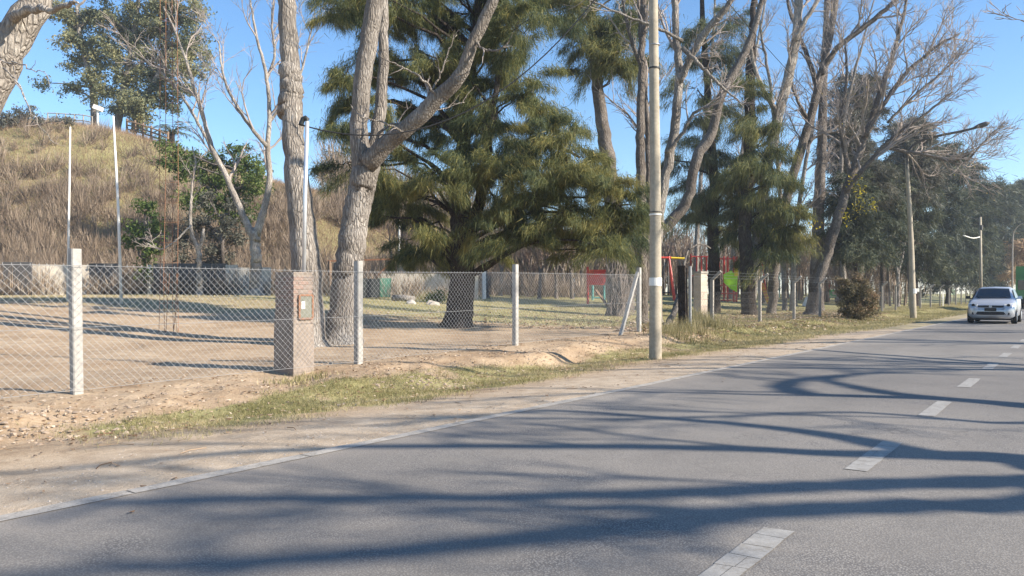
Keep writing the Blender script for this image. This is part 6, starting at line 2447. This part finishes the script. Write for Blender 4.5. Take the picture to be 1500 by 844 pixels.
def place_local(mb, o, fwd, side, up=np.array([0, 0, 1.0])):
    """turn locally built points (x forward, y to the vehicle's left, z up) into the world"""
    mb.v = [np.asarray(q) @ np.array([fwd, side, up]) + o for q in mb.v]
    mb.v = [q.astype(np.float32) for q in mb.v]


def hatchback(label, o, fwd):
    fwd = np.asarray(fwd, float)
    side = np.array([-fwd[1], fwd[0], 0])
    root = thing('silver_car', label, 'car', o)

    def B(mb, name, m, parent=root, smooth=False, kind=None):
        place_local(mb, o, fwd, side)
        return mb.build(name, m, parent, smooth=smooth)
    # stations from the nose (x = 1.95) to the tail (x = -1.95):  x, half width, sill z, hood/belt z, roof z, roof half width
    st = [(1.95, .52, .30, .56, .56, .40), (1.90, .70, .24, .66, .68, .55), (1.75, .79, .20, .76, .80, .62), (1.40, .825, .20, .86, .90, .66), (1.05, .83, .20, .92, .96, .68), (.92, .83, .20, .94, 1.00, .68),
          (.35, .83, .20, .95, 1.40, .56), (.10, .83, .20, .95, 1.455, .56), (-.5, .83, .20, .96, 1.47, .565), (-1.1, .83, .20, .98, 1.44, .55), (-1.55, .82, .22, 1.00, 1.34, .53), (-1.85, .79, .26, .98, 1.02, .60), (-1.95, .66, .34, .80, .80, .50)]
    rows = []
    for x, hw, zs, zb, zr, rw in st:
        half = [(0, zs), (hw * .80, zs), (hw * .97, zs + .10), (hw, (zs + zb) / 2 + .02), (hw * .985, zb - .07), (hw * .955, zb), ((hw * .955 * .45 + rw * .55) if zr > zb + .1 else (hw * .9 + rw) / 2, zb + (zr - zb) * .55), (rw, zr - .03 if zr > zb + .1 else zr - .01), (rw * .8, zr), (0, zr + .015)]
        ring = [(x, y, z) for y, z in half] + [(x, -y, z) for y, z in half[-2:0:-1]]
        rows.append(ring)
    P = np.array(rows)
    n = P.shape[1]
    mb = MB()
    v = P.reshape(-1, 3)
    f = []
    for a in range(len(st) - 1):
        for b in range(n):
            f.append([a * n + b, (a + 1) * n + b, (a + 1) * n + (b + 1) % n, a * n + (b + 1) % n])
    mb.add(v, f)
    mb.add_more([[b, b + 1, n - b - 1, (n - b) % n] for b in range(0, n // 2 - 0) if b + 1 < n - b - 1][:n // 2 - 1])
    e = (len(st) - 1) * n
    mb.add_more([[e + (n - b) % n, e + n - b - 1, e + b + 1, e + b] for b in range(0, n // 2) if b + 1 < n - b - 1][:n // 2 - 1])
    body = B(mb, 'body', M['car_paint'], smooth=True)
    # windscreen, sloping from (0.95, 0.99) to (.38, 1.385)
    mb = MB()
    mb.add([(.93, .62, 1.025), (.93, -.62, 1.025), (.40, -.52, 1.40), (.40, .52, 1.40), (.985, .0, 1.03), (.44, 0, 1.415)],
           [[0, 3, 5, 4], [4, 5, 2, 1]])
    B(mb, 'windscreen', M['car_glass'], smooth=True)
    mb = MB()
    mb.beam((.93, .45, 1.045), (.90, -.05, 1.06), .015)
    mb.beam((.93, -.10, 1.045), (.90, -.50, 1.06), .015)
    B(mb, 'wipers', M['black_trim'])
    for sy in (-1, 1):
        mb = MB()
        q = [(.80, .765, .985), (.28, .635, 1.36), (-.52, .640, 1.40), (-.52, .795, .99)]
        mb.add([(a, sy * b, c) for a, b, c in q], [[0, 1, 2, 3]] if sy > 0 else [[3, 2, 1, 0]])
        q = [(-.58, .795, .99), (-.58, .640, 1.40), (-1.15, .625, 1.37), (-1.45, .75, 1.03)]
        mb.add([(a, sy * b, c) for a, b, c in q], [[0, 1, 2, 3]] if sy > 0 else [[3, 2, 1, 0]])
        B(mb, 'side_window', M['car_glass'])
        mb = MB()
        hl = [(1.80, .48, .66), (1.86, .46, .755), (1.62, .74, .81), (1.60, .80, .70), (1.72, .77, .655)]
        hl = [(a + .075, sy * b * 1.0, c + .012) for a, b, c in hl]
        mb.add(hl + [(a - .12, b, c) for a, b, c in hl], [[0, 1, 2, 3]] if sy > 0 else [[3, 2, 1, 0]])
        mb.add_more([[0, 3, 4, 4][:4]] if False else [[k, (k + 1) % 5, 5 + (k + 1) % 5, 5 + k] for k in range(5)])
        mb.add_more(np.array([[0, 3, 4]]))
        hd_ = B(mb, 'headlight', M['lens'])
        mb = MB()
        mb.tube([(1.80, sy * .60, .735), (1.875, sy * .60, .735)], [.05, .06], 10)
        B(mb, 'reflector', M['black_trim'], hd_)
        mb = MB()
        mb.tube([(.70, sy * .76, .98), (.72, sy * .86, 1.01)], .025, 6)
        mb.box((.73, sy * .90, 1.04), (.10, .17, .12), taper=.8)
        B(mb, 'mirror', M['car_paint'] if sy > 0 else M['black_trim'])
        mb = MB()
        mb.box((1.90, sy * .56, .40), (.06, .15, .09))
        B(mb, 'fog_lamp', M['black_trim'])
        for wx in (1.25, -1.25):
            mb = MB()
            mb.tube([(wx, sy * .64, .29), (wx, sy * .66, .29), (wx, sy * .83, .29), (wx, sy * .845, .29)], [.25, .29, .29, .26], 20)
            wh = B(mb, 'wheel', M['tyre'])
            mb = MB()
            mb.tube([(wx, sy * .84, .29), (wx, sy * .855, .29)], [.19, .16], 12)
            B(mb, 'rim', M['rim'], wh)
    mb = MB()
    mb.add([(1.935, .44, .655), (1.935, -.44, .655), (1.915, -.45, .725), (1.915, .45, .725), (1.975, 0, .655), (1.95, 0, .73)], [[0, 4, 5, 3], [4, 1, 2, 5]])
    B(mb, 'grille', M['black_trim'])
    mb = MB()
    mb.tube([(1.965, 0, .69), (1.985, 0, .69)], .055, 14)
    B(mb, 'badge', M['rim'])
    mb = MB()
    mb.add([(1.945, .52, .36), (1.945, -.52, .36), (1.96, -.44, .48), (1.96, .44, .48), (1.99, 0, .35), (1.995, 0, .48)], [[0, 4, 5, 3], [4, 1, 2, 5]])
    B(mb, 'air_intake', M['black_trim'])
    mb = MB()
    mb.box((1.995, 0, .565), (.02, .40, .12))
    B(mb, 'number_plate', M['black_trim'])
    mb = MB()
    mb.box((0, 0, .20), (3.3, 1.40, .12))
    B(mb, 'underbody', M['black_trim'])
    return root


car_o = np.array([*W(35.7 + 1.95, 3.0), 0.0])
hatchback('silver hatchback coming towards the camera in the left lane', car_o, [-SA, -CA, 0])

# green truck further off
tp = np.array([*W(73, 3.2), 0.0])
tr = thing('green_truck', 'green box truck far down the road, mostly hidden behind the silver car', 'truck', tp)
fw = np.array([-SA, -CA, 0])
sd = np.array([-fw[1], fw[0], 0])
for nm, c, sz, m in (('cargo_box', (-2.2, 0, 2.15), (5.0, 2.4, 2.4), 'truck'), ('cab', (1.3, 0, 1.45), (1.7, 2.2, 1.9), 'truck'), ('windscreen', (2.17, 0, 1.85), (.03, 1.9, .75), 'car_glass'), ('bumper', (2.2, 0, .6), (.2, 2.2, .3), 'black_trim'), ('chassis', (-.8, 0, .75), (6, 1.2, .3), 'black_trim')):
    if m == 'truck' and 'truck' not in M:
        M['truck'] = plain('truck_green', (.10, .26, .10), .5, .15, 2, 0)
    mb = MB()
    mb.box(c, sz)
    place_local(mb, tp, fw, sd)
    mb.build(nm, M[m], tr)
for wx in (1.2, -3.2):
    for sy in (-1, 1):
        mb = MB()
        mb.tube([(wx, sy * .85, .45), (wx, sy * 1.15, .45)], .45, 14)
        place_local(mb, tp, fw, sd)
        mb.build('wheel', M['tyre'], tr)

# ================================================================== labels of the setting
for nm, lab, cat in (('ground', 'bare tan dirt, verge and park lawn on both sides of the road, rising to a hill', 'ground'), ('road', 'worn grey two-lane asphalt road running off to the right', 'road'), ('edge_line', 'worn pale painted line along the left edge of the asphalt', 'road marking')):
    o = bpy.data.objects[nm]
    o['label'] = lab
    o['category'] = cat
for o in bpy.data.objects:
    if o.name.startswith('centre_line_dash'):
        o['label'] = 'short cracked white dash of the centre line on the asphalt'
        o['category'] = 'road marking'
        o['group'] = 'centre line dashes'
for o in bpy.data.objects:
    if '_o' in o:
        del o['_o']

# ------------------------------------------------------------------ air
def haze():
    mb = MB()
    x0, x1, y0, y1, z0, z1 = -600, 880, -500, 1040, -2.5, 46
    mb.box([(x0 + x1) / 2, (y0 + y1) / 2, (z0 + z1) / 2], (x1 - x0, y1 - y0, z1 - z0))
    m = bpy.data.materials.new('air')
    m.use_nodes = True
    t = m.node_tree
    t.nodes.clear()
    out = t.nodes.new('ShaderNodeOutputMaterial')
    v = t.nodes.new('ShaderNodeVolumePrincipled')
    v.inputs['Color'].default_value = (0.80, 0.88, 1.0, 1)
    v.inputs['Density'].default_value = 0.0006
    v.inputs['Anisotropy'].default_value = 0.2
    t.links.new(v.outputs[0], out.inputs['Volume'])
    o = mb.build('haze', m, kind='stuff')
    tag(o, 'thin pale winter haze in the air over the whole place', 'haze')


haze()
